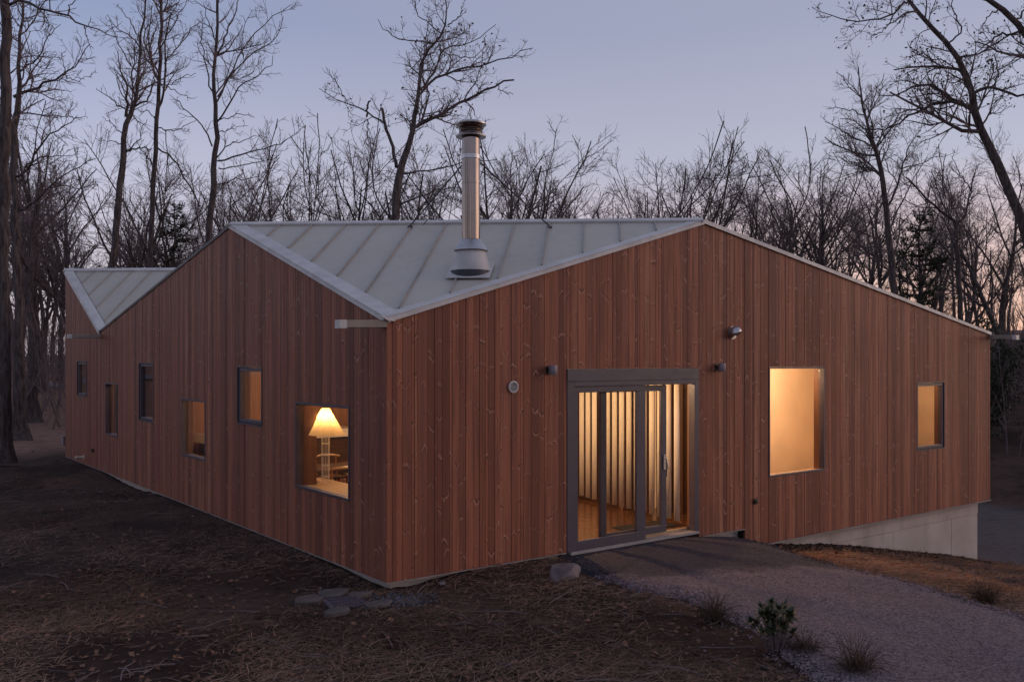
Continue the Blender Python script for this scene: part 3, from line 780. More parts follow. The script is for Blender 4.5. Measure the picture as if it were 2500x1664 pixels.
# ------------------------------------------------------------------ things on the walls
def wall_lamp(x, z, label):
    o = empty('wall_lamp', (x, -.012, z))
    tag(o, label, 'lamp', 'unlit lamps beside the glass door')
    MB().box((-.045, -.012, -.055), (.045, .0, .055)).build('back_plate', M['dark_metal'], o, bevel=.004)
    MB().box((-.02, -.045, -.03), (.02, -.013, .03)).build('arm', M['dark_metal'], o)
    MB().lathe([(.055, -.065), (.058, -.06), (.058, .06), (.055, .065)], (0, -.098, 0), 28).build('shade', M['bulbous'], o, smooth=True)
wall_lamp(2.44, 2.475, 'unlit grey cylinder lamp on boards between round vent and door')
wall_lamp(5.86, 2.492, 'unlit grey cylinder lamp on boards below the steel hood')
gv = empty('wall_vent', (1.848, -.014, 2.261)); tag(gv, 'round pale louvred vent grille set in the boards', 'vent')
def disc_y(r0, r1, d0, d1, n=32):
    mb = MB(); prof = [(r1, d0), (r1, d1), (r0, d1 - .004), (r0, d0)]
    m = len(prof)
    for r_, d in prof:
        for k in range(n): a = 2 * math.pi * k / n; mb.v.append((r_ * math.cos(a), d, r_ * math.sin(a)))
    for i in range(m):
        j = (i + 1) % m
        for k in range(n): l = (k + 1) % n; mb.f.append([i * n + k, i * n + l, j * n + l, j * n + k])
    return mb
disc_y(.060, .078, 0, -.016).build('ring', M['white_vent'] if 'white_vent' in M else M['trim'], gv, smooth=True)
disc_y(.0005, .060, .002, -.003).build('backing', M['plastic_dark'], gv)
for k in range(7):
    z = -.048 + k * .016; hw = math.sqrt(max(.0001, .059 ** 2 - z * z))
    MB().hexa([(-hw, -.004, z - .004), (hw, -.004, z - .004), (hw, -.004, z + .001), (-hw, -.004, z + .001), (-hw, -.013, z - .006), (hw, -.013, z - .006), (hw, -.013, z - .001), (-hw, -.013, z - .001)]).build('louvre', M['trim'], gv)
hd = empty('exhaust_hood', (6.235, -.013, 3.043)); tag(hd, 'brushed steel dome exhaust hood high on the front boards', 'exhaust hood')
disc_y(.06, .105, 0, -.008).build('flange', M['steel_dull'], hd, smooth=True)
mb = MB(); n = 28; m = 16; cy = -.055; cut = np.array([.30, -.52, -.80]); cut /= np.linalg.norm(cut)   # ball-shaped hood, sliced open towards the ground
ids = {}
for i in range(m + 1):
    th = math.pi * i / m
    for k in range(n):
        a = 2 * math.pi * k / n; p = np.array([math.sin(th) * math.cos(a), math.sin(th) * math.sin(a), math.cos(th)]) * .105
        h_ = p @ cut - .045
        if h_ > 0: p = p - cut * h_
        p[1] = min(p[1] + cy, -.004); mb.v.append(tuple(p)); ids[(i, k)] = h_ > 0
for i in range(m):
    for k in range(n):
        l = (k + 1) % n
        if not (ids[(i, k)] and ids[(i + 1, k)] and ids[(i, l)] and ids[(i + 1, l)]): mb.f.append([i * n + k, i * n + l, (i + 1) * n + l, (i + 1) * n + k])
mb.build('dome', M['steel_dull'], hd, smooth=True)
disc_y(.0005, .075, -.002, -.006).build('throat', M['plastic_dark'], hd)
sp_ = empty('hose_outlet', (6.80, -.013, .315)); tag(sp_, 'small black round hose outlet low on the front boards', 'outlet')
disc_y(.0005, .048, 0, -.02).build('cover', M['plastic_dark'], sp_, smooth=True)
disc_y(.0005, .022, -.02, -.04).build('knob', M['plastic_dark'], sp_, smooth=True)
sp_ = empty('side_outlet', (-.016, 14.44, .411)); tag(sp_, 'tiny black outlet cover low on the shaded side wall', 'outlet')
MB().box((-.02, -.05, -.05), (0, .05, .05)).build('cover', M['plastic_dark'], sp_, bevel=.008)
MB().box((-.032, -.02, -.03), (-.02, .02, .03)).build('flap', M['plastic_dark'], sp_)
sp_ = empty('wall_bracket', (-.015, 15.4, .17)); tag(sp_, 'short pale metal spout low on the side wall', 'spout')
MB().tube([(0, 0, 0), (-.22, -.1, .01)], .03, 8).build('spout', M['white'], sp_)
MB().box((-.006, -.05, -.05), (0, .05, .05)).build('plate', M['white'], sp_)
ub = empty('utility_box', (.25, LA + .25, -.1)); tag(ub, 'small grey utility box at the far corner of the house', 'utility box')
MB().box((-.28, -.12, .38), (.1, .12, .62)).build('cabinet', M['bulbous'], ub, bevel=.01)
MB().box((-.12, -.04, 0), (-.02, .04, .38)).build('post', M['dark_metal'], ub)
MB().box((-.30, -.14, .62), (.12, .14, .64)).build('lid', M['bulbous'], ub)

# ------------------------------------------------------------------ inside: lights and furniture
def point(name, loc, power, parent=None, r=.05, col=WARM):
    l = bpy.data.lights.new(name, 'POINT'); l.energy = power; l.color = col; l.shadow_soft_size = r
    o = bpy.data.objects.new(name, l); COL.objects.link(o); o.location = loc
    if parent is not None: o.parent = parent
    return o
def ceiling_lamp(x, y, power, label, z=2.62):
    o = empty('ceiling_lamp', (x, y, 0)); tag(o, label, 'lamp')
    MB().lathe([(.06, 0), (.06, .02)], (0, 0, z + .098), 20).build('canopy', M['white'], o, smooth=True)
    MB().tube([(0, 0, z + .05), (0, 0, z + .099)], .012, 8).build('stem', M['white'], o)
    MB().lathe([(.01, -.05), (.035, -.04), (.05, -.015), (.05, .015), (.035, .04), (.012, .05)], (0, 0, z), 20).build('globe', M['bulb'], o, smooth=True)
    point('globe_light', (0, 0, z - .16), power, o, .06)
ceiling_lamp(3.6, 1.95, 260, 'warm globe lamp on the ceiling behind the glass door')
ceiling_lamp(3.0, 5.8, 125, 'warm globe lamp on the ceiling over the long table')
ceiling_lamp(8.7, .70, 225, 'warm globe lamp on the ceiling past the tall front window')
ceiling_lamp(12.6, .8, 55, 'warm globe lamp on the ceiling behind the small front window')
ceiling_lamp(.95, 11.9, 26, 'warm globe lamp on the ceiling of the back room')
# bare bulb high in the corner of the tall front window
bb = empty('bare_bulb', (7.62, .50, 2.36)); tag(bb, 'small bare bulb glowing in the top corner of the tall window', 'bulb')
MB().lathe([(.004, -.03), (.02, -.022), (.027, -.004), (.02, .018), (.012, .03)], (0, 0, 0), 16).build('glass_bulb', M['bulb'], bb, smooth=True)
MB().lathe([(.013, .03), (.013, .07)], (0, 0, 0), 12).tube([(0, 0, .07), (0, 0, .375)], .004, 6).build('socket', M['plastic_dark'], bb)
point('bulb_light', (.0, .0, -.07), 34, bb, .03)

# vertical blind: separate hanging slats
vb = empty('vertical_blind', (0, 0, 0)); tag(vb, 'row of cream vertical blind slats hanging behind the glass door', 'blind')
b0, b1 = np.array([5.42, .42]), np.array([6.08, 3.95]); bd = (b1 - b0) / np.linalg.norm(b1 - b0); bn = np.array([-bd[1], bd[0]])
MB().hexa([(*(b0 - bn * .02), 2.68), (*(b1 - bn * .02), 2.68), (*(b1 + bn * .02), 2.68), (*(b0 + bn * .02), 2.68), (*(b0 - bn * .02), 2.735), (*(b1 - bn * .02), 2.735), (*(b1 + bn * .02), 2.735), (*(b0 + bn * .02), 2.735)]).build('head_rail', M['white'], vb)
ang = math.atan2(bd[1], bd[0]) + R(28)
k = 0; s_ = 0.0
Lb = np.linalg.norm(b1 - b0)
while s_ < Lb:
    if not (2.20 < s_ < 2.34):
        c = b0 + bd * s_; a = ang + R(random.uniform(-5, 5)); t = np.array([math.cos(a), math.sin(a)]); nn = np.array([-t[1], t[0]]); hw = .050
        V = []
        for z in (.09 + random.uniform(-.008, .008), 2.68):
            for q in np.linspace(-1, 1, 7): V.append((*(c + t * hw * q + nn * .012 * (1 - q * q)), z))
        Fq = [[i, i + 1, i + 8, i + 7] for i in range(6)]
        me = np_mesh('slat', np.array(V), np.array(Fq)); so = link('slat', me, M['slat'], vb, True)
        md = so.modifiers.new('thickness', 'SOLIDIFY'); md.thickness = .003
    s_ += .222; k += 1
# wooden posts behind the blind
for q in (1.76, 3.3):
    c = b0 + bd * q + bn * -.16
    MB().box((c[0] - .05, c[1] - .05, .021), (c[0] + .05, c[1] + .05, 2.739)).build('interior_post', M['wood'], house)
dm = empty('door_mat', (4.95, .62, .02)); tag(dm, 'dark door mat on the wooden floor inside the door', 'mat')
MB().box((-.5, -.24, .001), (.5, .24, .014)).build('pile', M['mat'], dm, bevel=.004)
MB().box((-.52, -.26, .0005), (.52, .26, .008)).build('rubber_edge', M['plastic_dark'], dm)

# lamp on the deep sill of the corner window
lx, ly, lz = .43, 2.52, .853
lamp = empty('table_lamp', (lx, ly, lz)); tag(lamp, 'lit lamp with pleated paper cone shade on tall wire stand', 'table lamp')
mb = MB()
for k in range(8):
    a = 2 * math.pi * k / 8 + .2; r0, r1 = .052, .058
    mb.tube([(math.cos(a) * (.085 if k % 2 else .06), math.sin(a) * (.085 if k % 2 else .06), .002), (math.cos(a) * r0, math.sin(a) * r0, .07), (math.cos(a) * r1, math.sin(a) * r1, .72)], .0042, 5)
mb.build('wire_stand', M['wire'] if 'wire' in M else M['white'], lamp)
for z in (.10, .26, .41, .57, .69):
    mb = MB(); pts = [(.056 * math.cos(2 * math.pi * k / 20), .056 * math.sin(2 * math.pi * k / 20), z) for k in range(21)]
    mb.tube(pts, .005, 5, False); mb.build('ring', M['white'], lamp)
mb = MB(); n = 48   # pleated hexagonal cone shade
for (r_, z) in ((.262, .70), (.20, .80), (.052, 1.072)):
    for k in range(n):
        a = 2 * math.pi * k / n; hx = 1 / max(.01, math.cos(((a + R(30)) % R(60)) - R(30))) * .93; rr = r_ * hx * (1 + (.018 if k % 2 else -.018)); mb.v.append((rr * math.cos(a), rr * math.sin(a), z))
for i in range(2):
    for k in range(n): l = (k + 1) % n; mb.f.append([i * n + k, i * n + l, (i + 1) * n + l, (i + 1) * n + k])
mb.build('shade', M['shade'], lamp)
MB().lathe([(.005, .0), (.028, .015), (.034, .04), (.028, .065), (.012, .085)], (0, 0, .83), 16).build('bulb', M['bulb'], lamp, smooth=True)
MB().lathe([(.016, .72), (.016, .83)], (0, 0, 0), 12).build('socket', M['plastic_dark'], lamp)
point('lamp_light', (0, 0, .93), 17, lamp, .045, (1.0, .56, .22))
# bench board under the lamp
bn_ = empty('window_bench', (.30, 1.75, 0)); tag(bn_, 'pale wood bench board running along inside the corner window', 'bench')
MB().box((.013, -1.3, .815), (.40, 1.5, .850)).build('top', M['sill'], bn_, bevel=.004)
for y in (-1.2, 1.4): MB().box((.03, y - .02, .021), (.32, y + .02, .814)).build('side_panel', M['wood'], bn_)
# white counter across the room, dark table, chairs, shelf of books, pouf
ct = empty('kitchen_counter', (3.0, 8.1, .02)); tag(ct, 'long white counter at the back of the lamp-lit room', 'counter')
MB().box((-2.5, -.32, 1.00), (2.6, .4, 1.16)).build('worktop', M['white'], ct, bevel=.006)
MB().box((-2.4, -.22, .0), (2.5, .38, .999)).build('cabinet', M['wood_dark'], ct)
tb = empty('dining_table', (2.6, 5.2, .02)); tag(tb, 'dark wood dining table behind the paper lamp', 'table')
MB().box((-1.5, -.45, .70), (1.3, .45, .735)).build('top', M['wood_dark'], tb, bevel=.006)
for sx, sy in ((-1.4, -.38), (-1.4, .38), (1.2, -.38), (1.2, .38)): MB().box((sx - .03, sy - .03, 0), (sx + .03, sy + .03, .699)).build('leg', M['wood_dark'], tb)
def chair(x, y, rz, label):
    o = empty('dining_chair', (x, y, .02)); o.rotation_euler.z = rz; tag(o, label, 'chair', 'chairs at the dining table')
    MB().box((-.22, -.22, .43), (.22, .22, .465)).build('seat', M['wood_dark'], o, bevel=.01)
    for sx in (-.2, .2):
        MB().tube([(sx, -.2, 0), (sx, -.2, .43)], .016, 8).build('leg', M['wood'], o, smooth=True)
        MB().tube([(sx, .2, 0), (sx, .2, .43), (sx, .25, .82)], .016, 8).build('leg', M['wood'], o, smooth=True)
    MB().tube([(-.26, .20, .80), (-.13, .26, .82), (0, .28, .825), (.13, .26, .82), (.26, .20, .80)], [.014, .022, .024, .022, .014], 8).build('back_rail', M['sill'], o, smooth=True)
chair(1.55, 4.45, R(180), 'wooden dining chair with curved back rail nearest the corner window')
chair(2.6, 4.45, R(180), 'wooden dining chair with curved back rail beside the table middle')
chair(2.2, 5.95, 0, 'wooden dining chair on the counter side of the table')
bs = empty('low_bookshelf', (1.9, 6.9, .02)); tag(bs, 'low dark bookshelf standing behind the dining table', 'bookshelf')
MB().box((-1.3, -.15, .0), (1.3, .15, .03)).box((-1.3, -.15, .5), (1.3, .15, .53)).box((-1.3, -.15, .03), (-1.27, .15, .5)).box((1.27, -.15, .03), (1.3, .15, .5)).box((-1.27, .13, .03), (1.27, .15, .5)).build('case', M['wood_dark'], bs)
x = -1.22
bcols = [(.45, .38, .28), (.30, .10, .06), (.12, .14, .18), (.55, .50, .42), (.20, .22, .14)]
bm_ = [plain('book_cover', c, .7) for c in bcols]
while x < 1.1:
    wd = random.uniform(.025, .05); hh = random.uniform(.22, .36); q = random.randrange(5)
    bk = empty('book', (1.9 + x + wd / 2, 6.86, .051)); tag(bk, 'book standing upright on the low dark bookshelf', 'book', 'books on the low bookshelf')
    MB().box((-wd / 2, -.09, 0), (wd / 2, .08, hh)).build('cover', bm_[q], bk)
    MB().box((-wd / 2 + .004, -.08, hh), (wd / 2 - .004, .075, hh + .002)).build('pages', M['white'], bk)
    x += wd + .004 + (random.random() < .2) * .12
pf = empty('lounge_chair', (1.75, 2.75, .02)); tag(pf, 'round brown leather lounge chair beside the corner window', 'armchair')
MB().lathe([(.36, .16), (.44, .22), (.46, .32), (.42, .40), (.2, .44), (.0, .445)], (0, 0, 0), 28).build('seat', M['brown_fabric'], pf, smooth=True)
mb = MB(); n = 20
for i, (r_, z) in enumerate(((.40, .30), (.50, .45), (.54, .70), (.50, .84), (.45, .82), (.44, .60), (.38, .38))):
    for k in range(n + 1): a = R(-20) + R(220) * k / n; mb.v.append((r_ * math.cos(a), r_ * math.sin(a), z - .10 * abs(k - n / 2) / (n / 2) * (z > .5)))
for i in range(6):
    for k in range(n): b = i * (n + 1) + k; mb.f.append([b, b + 1, b + n + 2, b + n + 1])
mb.build('backrest', M['brown_fabric'], pf, smooth=True)
for a in range(4): MB().tube([(.28 * math.cos(a * 1.571 + .78), .28 * math.sin(a * 1.571 + .78), .18), (.34 * math.cos(a * 1.571 + .78), .34 * math.sin(a * 1.571 + .78), 0)], .018, 8).build('leg', M['wood_dark'], pf)
# small things on the sill
ot = empty('sill_bowl', (.40, 2.74, .8535)); tag(ot, 'small pale dish on the sill beside the lamp foot', 'dish')
MB().lathe([(.03, 0), (.055, .015), (.06, .03), (.052, .03), (.03, .01)], (0, 0, 0), 20).build('bowl', M['white'], ot, smooth=True)
MB().lathe([(.02, .008), (.03, .022), (.0, .035)], (0, 0, 0), 12, False).build('contents', M['sill'], ot, smooth=True)
ot = empty('folded_paper', (.46, 1.45, .853)); tag(ot, 'folded white paper shape on the sill by the window edge', 'paper')
MB().prism([(-.08, 0, 0), (.08, 0, 0), (.0, .02, .12)], (.0, .10, .0)).build('sheet', M['white'], ot)
MB().prism([(-.05, .11, 0), (.05, .11, 0), (.0, .11, .07)], (.02, .06, .0)).build('flap', M['white'], ot)
# tall plant behind the low side window
M['wire'] = M['white']

# ------------------------------------------------------------------ trees
def unit(v): return v / (np.linalg.norm(v, axis=-1, keepdims=True) + 1e-12)
def tubes(groups):
    """groups: (P (B,n,3), R (B,n), sides) -> V, F"""
    Vs, Fs, base = [], [], 0
    for P, Rr, s in groups:
        B, n, _ = P.shape
        if B == 0: continue
        T = np.empty_like(P); T[:, 1:-1] = P[:, 2:] - P[:, :-2]; T[:, 0] = P[:, 1] - P[:, 0]; T[:, -1] = P[:, -1] - P[:, -2]; T = unit(T)
        mean = unit(P[:, -1] - P[:, 0]); ref = np.where(np.abs(mean[:, 2:3]) > .8, np.array([[1.0, 0, 0]]), np.array([[0, 0, 1.0]]))
        U = unit(np.cross(T, ref[:, None, :])); W = np.cross(T, U)
        a = 2 * np.pi * np.arange(s) / s
        V = P[:, :, None] + (U[:, :, None] * np.cos(a)[:, None] + W[:, :, None] * np.sin(a)[:, None]) * Rr[:, :, None, None]
        id_ = base + np.arange(B * n * s).reshape(B, n, s); nx_ = np.roll(id_, -1, axis=2)
        Fs.append(np.stack([id_[:, :-1], nx_[:, :-1], nx_[:, 1:], id_[:, 1:]], -1).reshape(-1, 4)); Vs.append(V.reshape(-1, 3)); base += B * n * s
    return np.concatenate(Vs), np.concatenate(Fs)
def interp(P, Rr, pi, t):
    n = P.shape[1]; x = t * (n - 1); i = np.minimum(x.astype(int), n - 2); f = (x - i)[:, None]
    p = P[pi, i] * (1 - f) + P[pi, i + 1] * f; tg = unit(P[pi, i + 1] - P[pi, i]); r_ = Rr[pi, i] * (1 - f[:, 0]) + Rr[pi, i + 1] * f[:, 0]
    return p, tg, r_
def grow(g_, P, Rr, dens, ang, lfrac, n=4, wander=.25, upb=.12, tmin=.2, rfrac=.7, rmin=.006, lmax=9.0, lmin=.12, tpow=1.0, tfall=.75):
    L = np.linalg.norm(np.diff(P, axis=1), axis=2).sum(1)
    cnt = np.floor(L * dens * (1 - tmin) + g_.random(len(L))).astype(int)
    pi = np.repeat(np.arange(len(L)), cnt); N = len(pi)
    t = tmin + (1 - tmin) * g_.random(N) ** tpow * .985
    p, tg, r0 = interp(P, Rr, pi, t)
    pr = g_.normal(size=(N, 3)); pr[:, 2] += .25; pr = unit(pr - (pr * tg).sum(1, keepdims=True) * tg)
    a = np.radians(g_.normal(ang, 11, N))[:, None]
    d = unit(tg * np.cos(a) + pr * np.sin(a))
    ln = np.clip(lfrac * L[pi] * (1.1 - tfall * t) * g_.uniform(.55, 1.3, N), lmin, lmax)
    r0 = np.maximum(np.minimum(r0 * rfrac, .004 + ln * .022), rmin); Q = np.empty((N, n, 3)); Q[:, 0] = p
    for i in range(1, n):
        Q[:, i] = Q[:, i - 1] + d * (ln / (n - 1))[:, None]
        d = d + g_.normal(0, wander, (N, 3)); d[:, 2] += upb; d = unit(d)
    RR = r0[:, None] * np.linspace(1, .35, n)[None]; RR = np.maximum(RR, rmin * .75)
    return Q, RR
def poly_res(pts, rad, n, g_, jit=.03):
    P = np.asarray(pts, float); s = np.concatenate(([0], np.cumsum(np.linalg.norm(np.diff(P, axis=0), axis=1)))); t = np.linspace(0, s[-1], n)
    Q = np.stack([np.interp(t, s, P[:, i]) for i in range(3)], -1)
    Q[1:-1] = .25 * Q[:-2] + .5 * Q[1:-1] + .25 * Q[2:]
    Q[1:] += g_.normal(0, jit, Q[1:].shape); return Q, np.interp(t, s, rad)
def finish_tree(name, label, root, trunk_groups, crown_groups, group=None, leaves=None, cat='tree'):
    """meshes are shifted so that the thing's base sits at its origin"""
    o = empty(name, tuple(root)); tag(o, label, cat, group)
    V, F = tubes(trunk_groups); link('trunk', np_mesh('trunk', V - root, F), M['bark'], o, True)
    V, F = tubes(crown_groups); link('crown', np_mesh('crown', V - root, F), M['twig'], o, False)
    if leaves is not None:
        link('withered_leaves', np_mesh('withered_leaves', leaves[0] - root, leaves[1]), M['leaf_dead'], o)
    return o
def leaf_quads(g_, C, size):
    N = len(C); a = unit(g_.normal(size=(N, 3))); b = unit(np.cross(a, g_.normal(size=(N, 3)))); s = size * g_.uniform(.6, 1.3, (N, 1))
    V = np.stack([C - a * s, C + b * s * .55, C + a * s, C - b * s * .55], 1).reshape(-1, 3)
    return V, np.arange(4 * N).reshape(N, 4)

def crown_levels(g_, P, Rr, d2, d3, d4, s2=.42, wander=.28, upb=.10, rmin=.006, tmin=.15):
    A, RA = grow(g_, P, Rr, d2 * 1.55, 50, s2 * 1.15, 6, wander, upb, tmin, .6, rmin * 1.6, 4.5)
    B, RB_ = grow(g_, A, RA, d3 * 1.75, 48, .62, 4, wander, upb * .7, .1, .62, rmin * 1.25, 1.9)
    C, RC = grow(g_, B, RB_, d4 * 1.45, 46, .70, 3, wander, upb * .5, .08, .65, rmin, .8, .2)
    return [(A, RA, 4), (B, RB_, 3), (C, RC, 3)]

S1 = 1 / 2.24
def z1(x, y): return (x * S1, y * S1)
def z2(x, y): return (700 + x / 1.96, y / 1.96)
def z3(x, y): return (1400 + x / 1.8445, y / 1.8445)
def hero(name, label, seed, dep, trunk, limbs, conv, rk, dens=(1.5, 3.0, 4.2), s2=.42, upb=.10, wander=.20, leaves=0, base_z=None, cat='tree', rmin=.0066, auto=0.0, lsize=.05, tmin=.15):
    """trunk: list of (x,y,halfwidth) drawn points, limbs: (points, r0, r1); all stand dep metres off, limbs swing in depth"""
    g_ = np.random.default_rng(seed); pm = dep / FPX
    T3 = [at(*conv(x, y), dep) for x, y, r_ in trunk]; rt = [r_ * rk * pm for x, y, r_ in trunk]
    gx = T3[0]; gzv = float(gz(gx[0], gx[1]))
    if base_z is None:
        foot = T3[0].copy(); dirn = T3[0] - T3[1]; foot = T3[0] + dirn / abs(dirn[2]) * max(0, (T3[0][2] - gzv)) * np.array([.4, .4, 1]); foot[2] = gzv - .05
        if T3[0][2] - gzv > .1: T3 = [foot] + T3; rt = [rt[0] * 1.25] + rt
    root = np.array([T3[0][0], T3[0][1], gz(T3[0][0], T3[0][1])])
    TP, TR = poly_res(T3, rt, 30, g_, .025)
    hgt = TP[:, 2] - root[2]; TR = TR * (1 + .9 * np.exp(-hgt / .45))
    LP, LR = [], []
    for pts, r0, r1 in limbs:
        sw = g_.uniform(-1, 1) * .5; acc = 0; P = [at(*conv(*pts[0]), dep)]
        for a, b in zip(pts[:-1], pts[1:]):
            acc += math.hypot(b[0] - a[0], b[1] - a[1]) * rk * pm * sw; P.append(at(*conv(*b), dep + acc))
        q, r_ = poly_res(P, np.linspace(r0, r1, len(P)) * rk * pm, 12, g_, .03); LP.append(q); LR.append(r_)
    tg = [(TP[None], TR[None], 12)]
    if LP: LP = np.stack(LP); LR = np.stack(LR); tg.append((LP, LR, 7))
    else: LP = np.zeros((0, 12, 3)); LR = np.zeros((0, 12))
    src = [(LP, LR)]
    if auto:
        A, RA = grow(g_, TP[None], TR[None], auto, 50, .26, 12, .16, upb, .42, .5, .012, 5.5, .8); tg.append((A, RA, 5)); src.append((A, RA))
    # the trunk top itself carries twigs too
    top = TP[-12:][None]; tr_ = TR[-12:][None]; src.append((top, tr_))
    P = np.concatenate([s[0] for s in src]); Rr = np.concatenate([s[1] for s in src])
    cg = crown_levels(g_, P, Rr, *dens, s2=s2, upb=upb, wander=wander, rmin=rmin, tmin=tmin)
    lv = None
    if leaves:
        tip = cg[2][0][:, -1]; pick = tip[g_.choice(len(tip), min(leaves, len(tip)), False)]; lv = leaf_quads(g_, pick + g_.normal(0, .05, pick.shape), lsize)
    return finish_tree(name, label, root, tg, cg, leaves=lv, cat=cat)

# the oak over the ridge behind the chimney
hero('oak_tree', 'tall spreading bare oak with a broken limb rising behind the chimney', 11, 31, 
     [(515, 1070, 20), (522, 900, 19), (545, 790, 17), (585, 690, 14), (605, 610, 12), (615, 520, 9), (640, 440, 8), (630, 350, 7.5), (640, 280, 7), (700, 210, 6), (745, 170, 5), (770, 120, 4), (765, 50, 3), (745, -40, 2)],
     [([(640, 450), (700, 390), (760, 345), (850, 325), (930, 315), (1010, 290), (1100, 265), (1180, 235)], 6.5, 1.6),
      ([(608, 612), (680, 575), (760, 535), (850, 480), (940, 440), (1000, 400), (1085, 380)], 9, 4),
      ([(850, 478), (890, 420), (930, 330), (945, 180)], 3.5, 1.3), ([(1000, 402), (1040, 440), (1085, 455)], 2.5, 1.2),
      ([(525, 800), (505, 690), (470, 590), (458, 520)], 9, 6.5), ([(470, 590), (400, 550), (340, 520), (290, 495), (220, 470), (150, 420)], 4.5, 1.4),
      ([(385, 560), (385, 520), (398, 480)], 5, 4), ([(385, 570), (390, 650), (360, 700)], 2.5, 1.2), ([(290, 495), (240, 400), (190, 330)], 2.2, 1),
      ([(545, 835), (640, 825), (760, 800), (830, 780), (1000, 760)], 4.5, 2), ([(530, 985), (620, 950), (700, 910), (830, 890)], 5, 2), ([(540, 870), (580, 940), (610, 1060)], 4, 2),
      ([(700, 210), (640, 190), (570, 200), (480, 160), (430, 90)], 4, 1.3), ([(655, 420), (690, 370), (735, 300), (728, 235), (780, 230), (850, 215), (930, 180), (1000, 120)], 5, 1.4),
      ([(745, 170), (690, 120), (610, 60), (600, -30)], 3.2, 1.2), ([(770, 120), (830, 80), (850, 10)], 3, 1.2), ([(640, 280), (600, 330), (560, 380)], 2.2, 1.0), ([(740, 240), (820, 275), (900, 270), (960, 220)], 3, 1.2)],
     z2, 1 / 1.96, dens=(1.9, 3.2, 4.6), s2=.30, upb=.08, leaves=260, lsize=.055)
# the leaning oak at the right
hero('leaning_oak', 'big oak leaning over the right end of the house with withered leaves', 12, 27,
     [(2075, 1330, 24), (2060, 1120, 22), (2010, 970, 21), (1960, 850, 20), (1900, 690, 19), (1830, 590, 17), (1800, 500, 16), (1795, 430, 14), (1780, 340, 13), (1740, 260, 12), (1680, 200, 11), (1620, 120, 10), (1560, 60, 9), (1490, 10, 8), (1490, -80, 6)],
     [([(1800, 510), (1740, 465), (1640, 460), (1560, 500), (1480, 545), (1400, 590)], 9, 3), ([(1775, 490), (1700, 430), (1640, 390), (1560, 378), (1490, 395), (1450, 435), (1370, 430)], 8, 2),
      ([(1805, 420), (1850, 385), (1900, 400), (2030, 440), (2120, 450)], 8, 4), ([(1900, 400), (1910, 300), (1900, 240)], 4, 2), ([(1490, 10), (1440, 65), (1380, 85), (1280, 105), (1180, 85), (1125, 60)], 5, 1.4),
      ([(1440, 70), (1400, 140), (1340, 170)], 3, 1.2), ([(1680, 200), (1760, 140), (1720, 60), (1700, -20)], 4, 2), ([(1790, 420), (1740, 300), (1640, 270), (1560, 250), (1500, 190)], 3.5, 1.3), ([(1740, 260), (1830, 250), (1900, 190), (1990, 150), (2060, 150)], 4.5, 2.5),
      ([(1560, 500), (1540, 420), (1500, 330)], 2.5, 1.0), ([(1900, 700), (1840, 640), (1790, 600)], 2.5, 1.2), ([(1620, 120), (1560, 150), (1520, 260)], 2.5, 1.2)],
     z3, 1 / 1.8445, dens=(1.9, 3.2, 4.6), s2=.34, upb=.04, leaves=900, lsize=.05)
hero('overhanging_oak', 'thick oak limb reaching in high above the leaning oak', 13, 25,
     [(2330, 1250, 26), (2290, 900, 24), (2240, 600, 22), (2160, 380, 18), (2090, 240, 15), (2040, 160, 14), (1990, 90, 13), (1930, 30, 12), (1850, 0, 10), (1780, -30, 8)],
     [([(2030, 155), (1960, 150), (1900, 150), (1860, 210), (1800, 240)], 6, 2), ([(1930, 30), (1880, 60), (1840, 110)], 4, 1.5), ([(1990, 90), (2040, 30), (2060, -40)], 5, 2)],
     z3, 1 / 1.8445, dens=(1.8, 3.0, 4.5), s2=.34, upb=.03, leaves=500, lsize=.05)
hero('slender_oak', 'slender dark oak standing left of the leaning oak above the eave', 14, 36,
     [(1445, 1310, 16), (1425, 1150, 14), (1412, 950, 12.5), (1390, 800, 11), (1380, 740, 10), (1355, 660, 8), (1330, 580, 7), (1310, 500, 5), (1290, 420, 3.5), (1280, 300, 2)],
     [([(1415, 930), (1450, 860), (1480, 760), (1500, 680), (1560, 590)], 6, 1.6), ([(1355, 660), (1260, 620), (1190, 580), (1130, 550)], 3.5, 1.3), ([(1330, 580), (1400, 590), (1460, 540), (1520, 500)], 3.5, 1.3),
      ([(1310, 520), (1230, 490), (1150, 480)], 3, 1.2), ([(1320, 540), (1380, 420), (1400, 330)], 3, 1.2), ([(1390, 790), (1290, 730), (1230, 700)], 2.8, 1.2), ([(1480, 760), (1560, 740), (1640, 700)], 3, 1.2), ([(1300, 450), (1230, 380), (1210, 340)], 2.4, 1.0)],
     z3, 1 / 1.8445, dens=(2.1, 3.4, 4.6), s2=.36, upb=.08)
hero('crooked_tree', 'crooked bare tree with a bent fork near the right eave', 15, 38,
     [(1740, 1340, 11), (1725, 1150, 10), (1725, 1000, 9), (1680, 960, 6), (1620, 930, 5), (1560, 860, 4), (1500, 800, 3)],
     [([(1722, 1020), (1770, 960), (1790, 860), (1810, 760)], 6, 2), ([(1680, 960), (1640, 860), (1610, 760)], 3.5, 1.4), ([(1790, 860), (1740, 790), (1700, 700)], 3, 1.2)],
     z3, 1 / 1.8445, dens=(2.1, 3.4, 4.6), s2=.42, upb=.1)
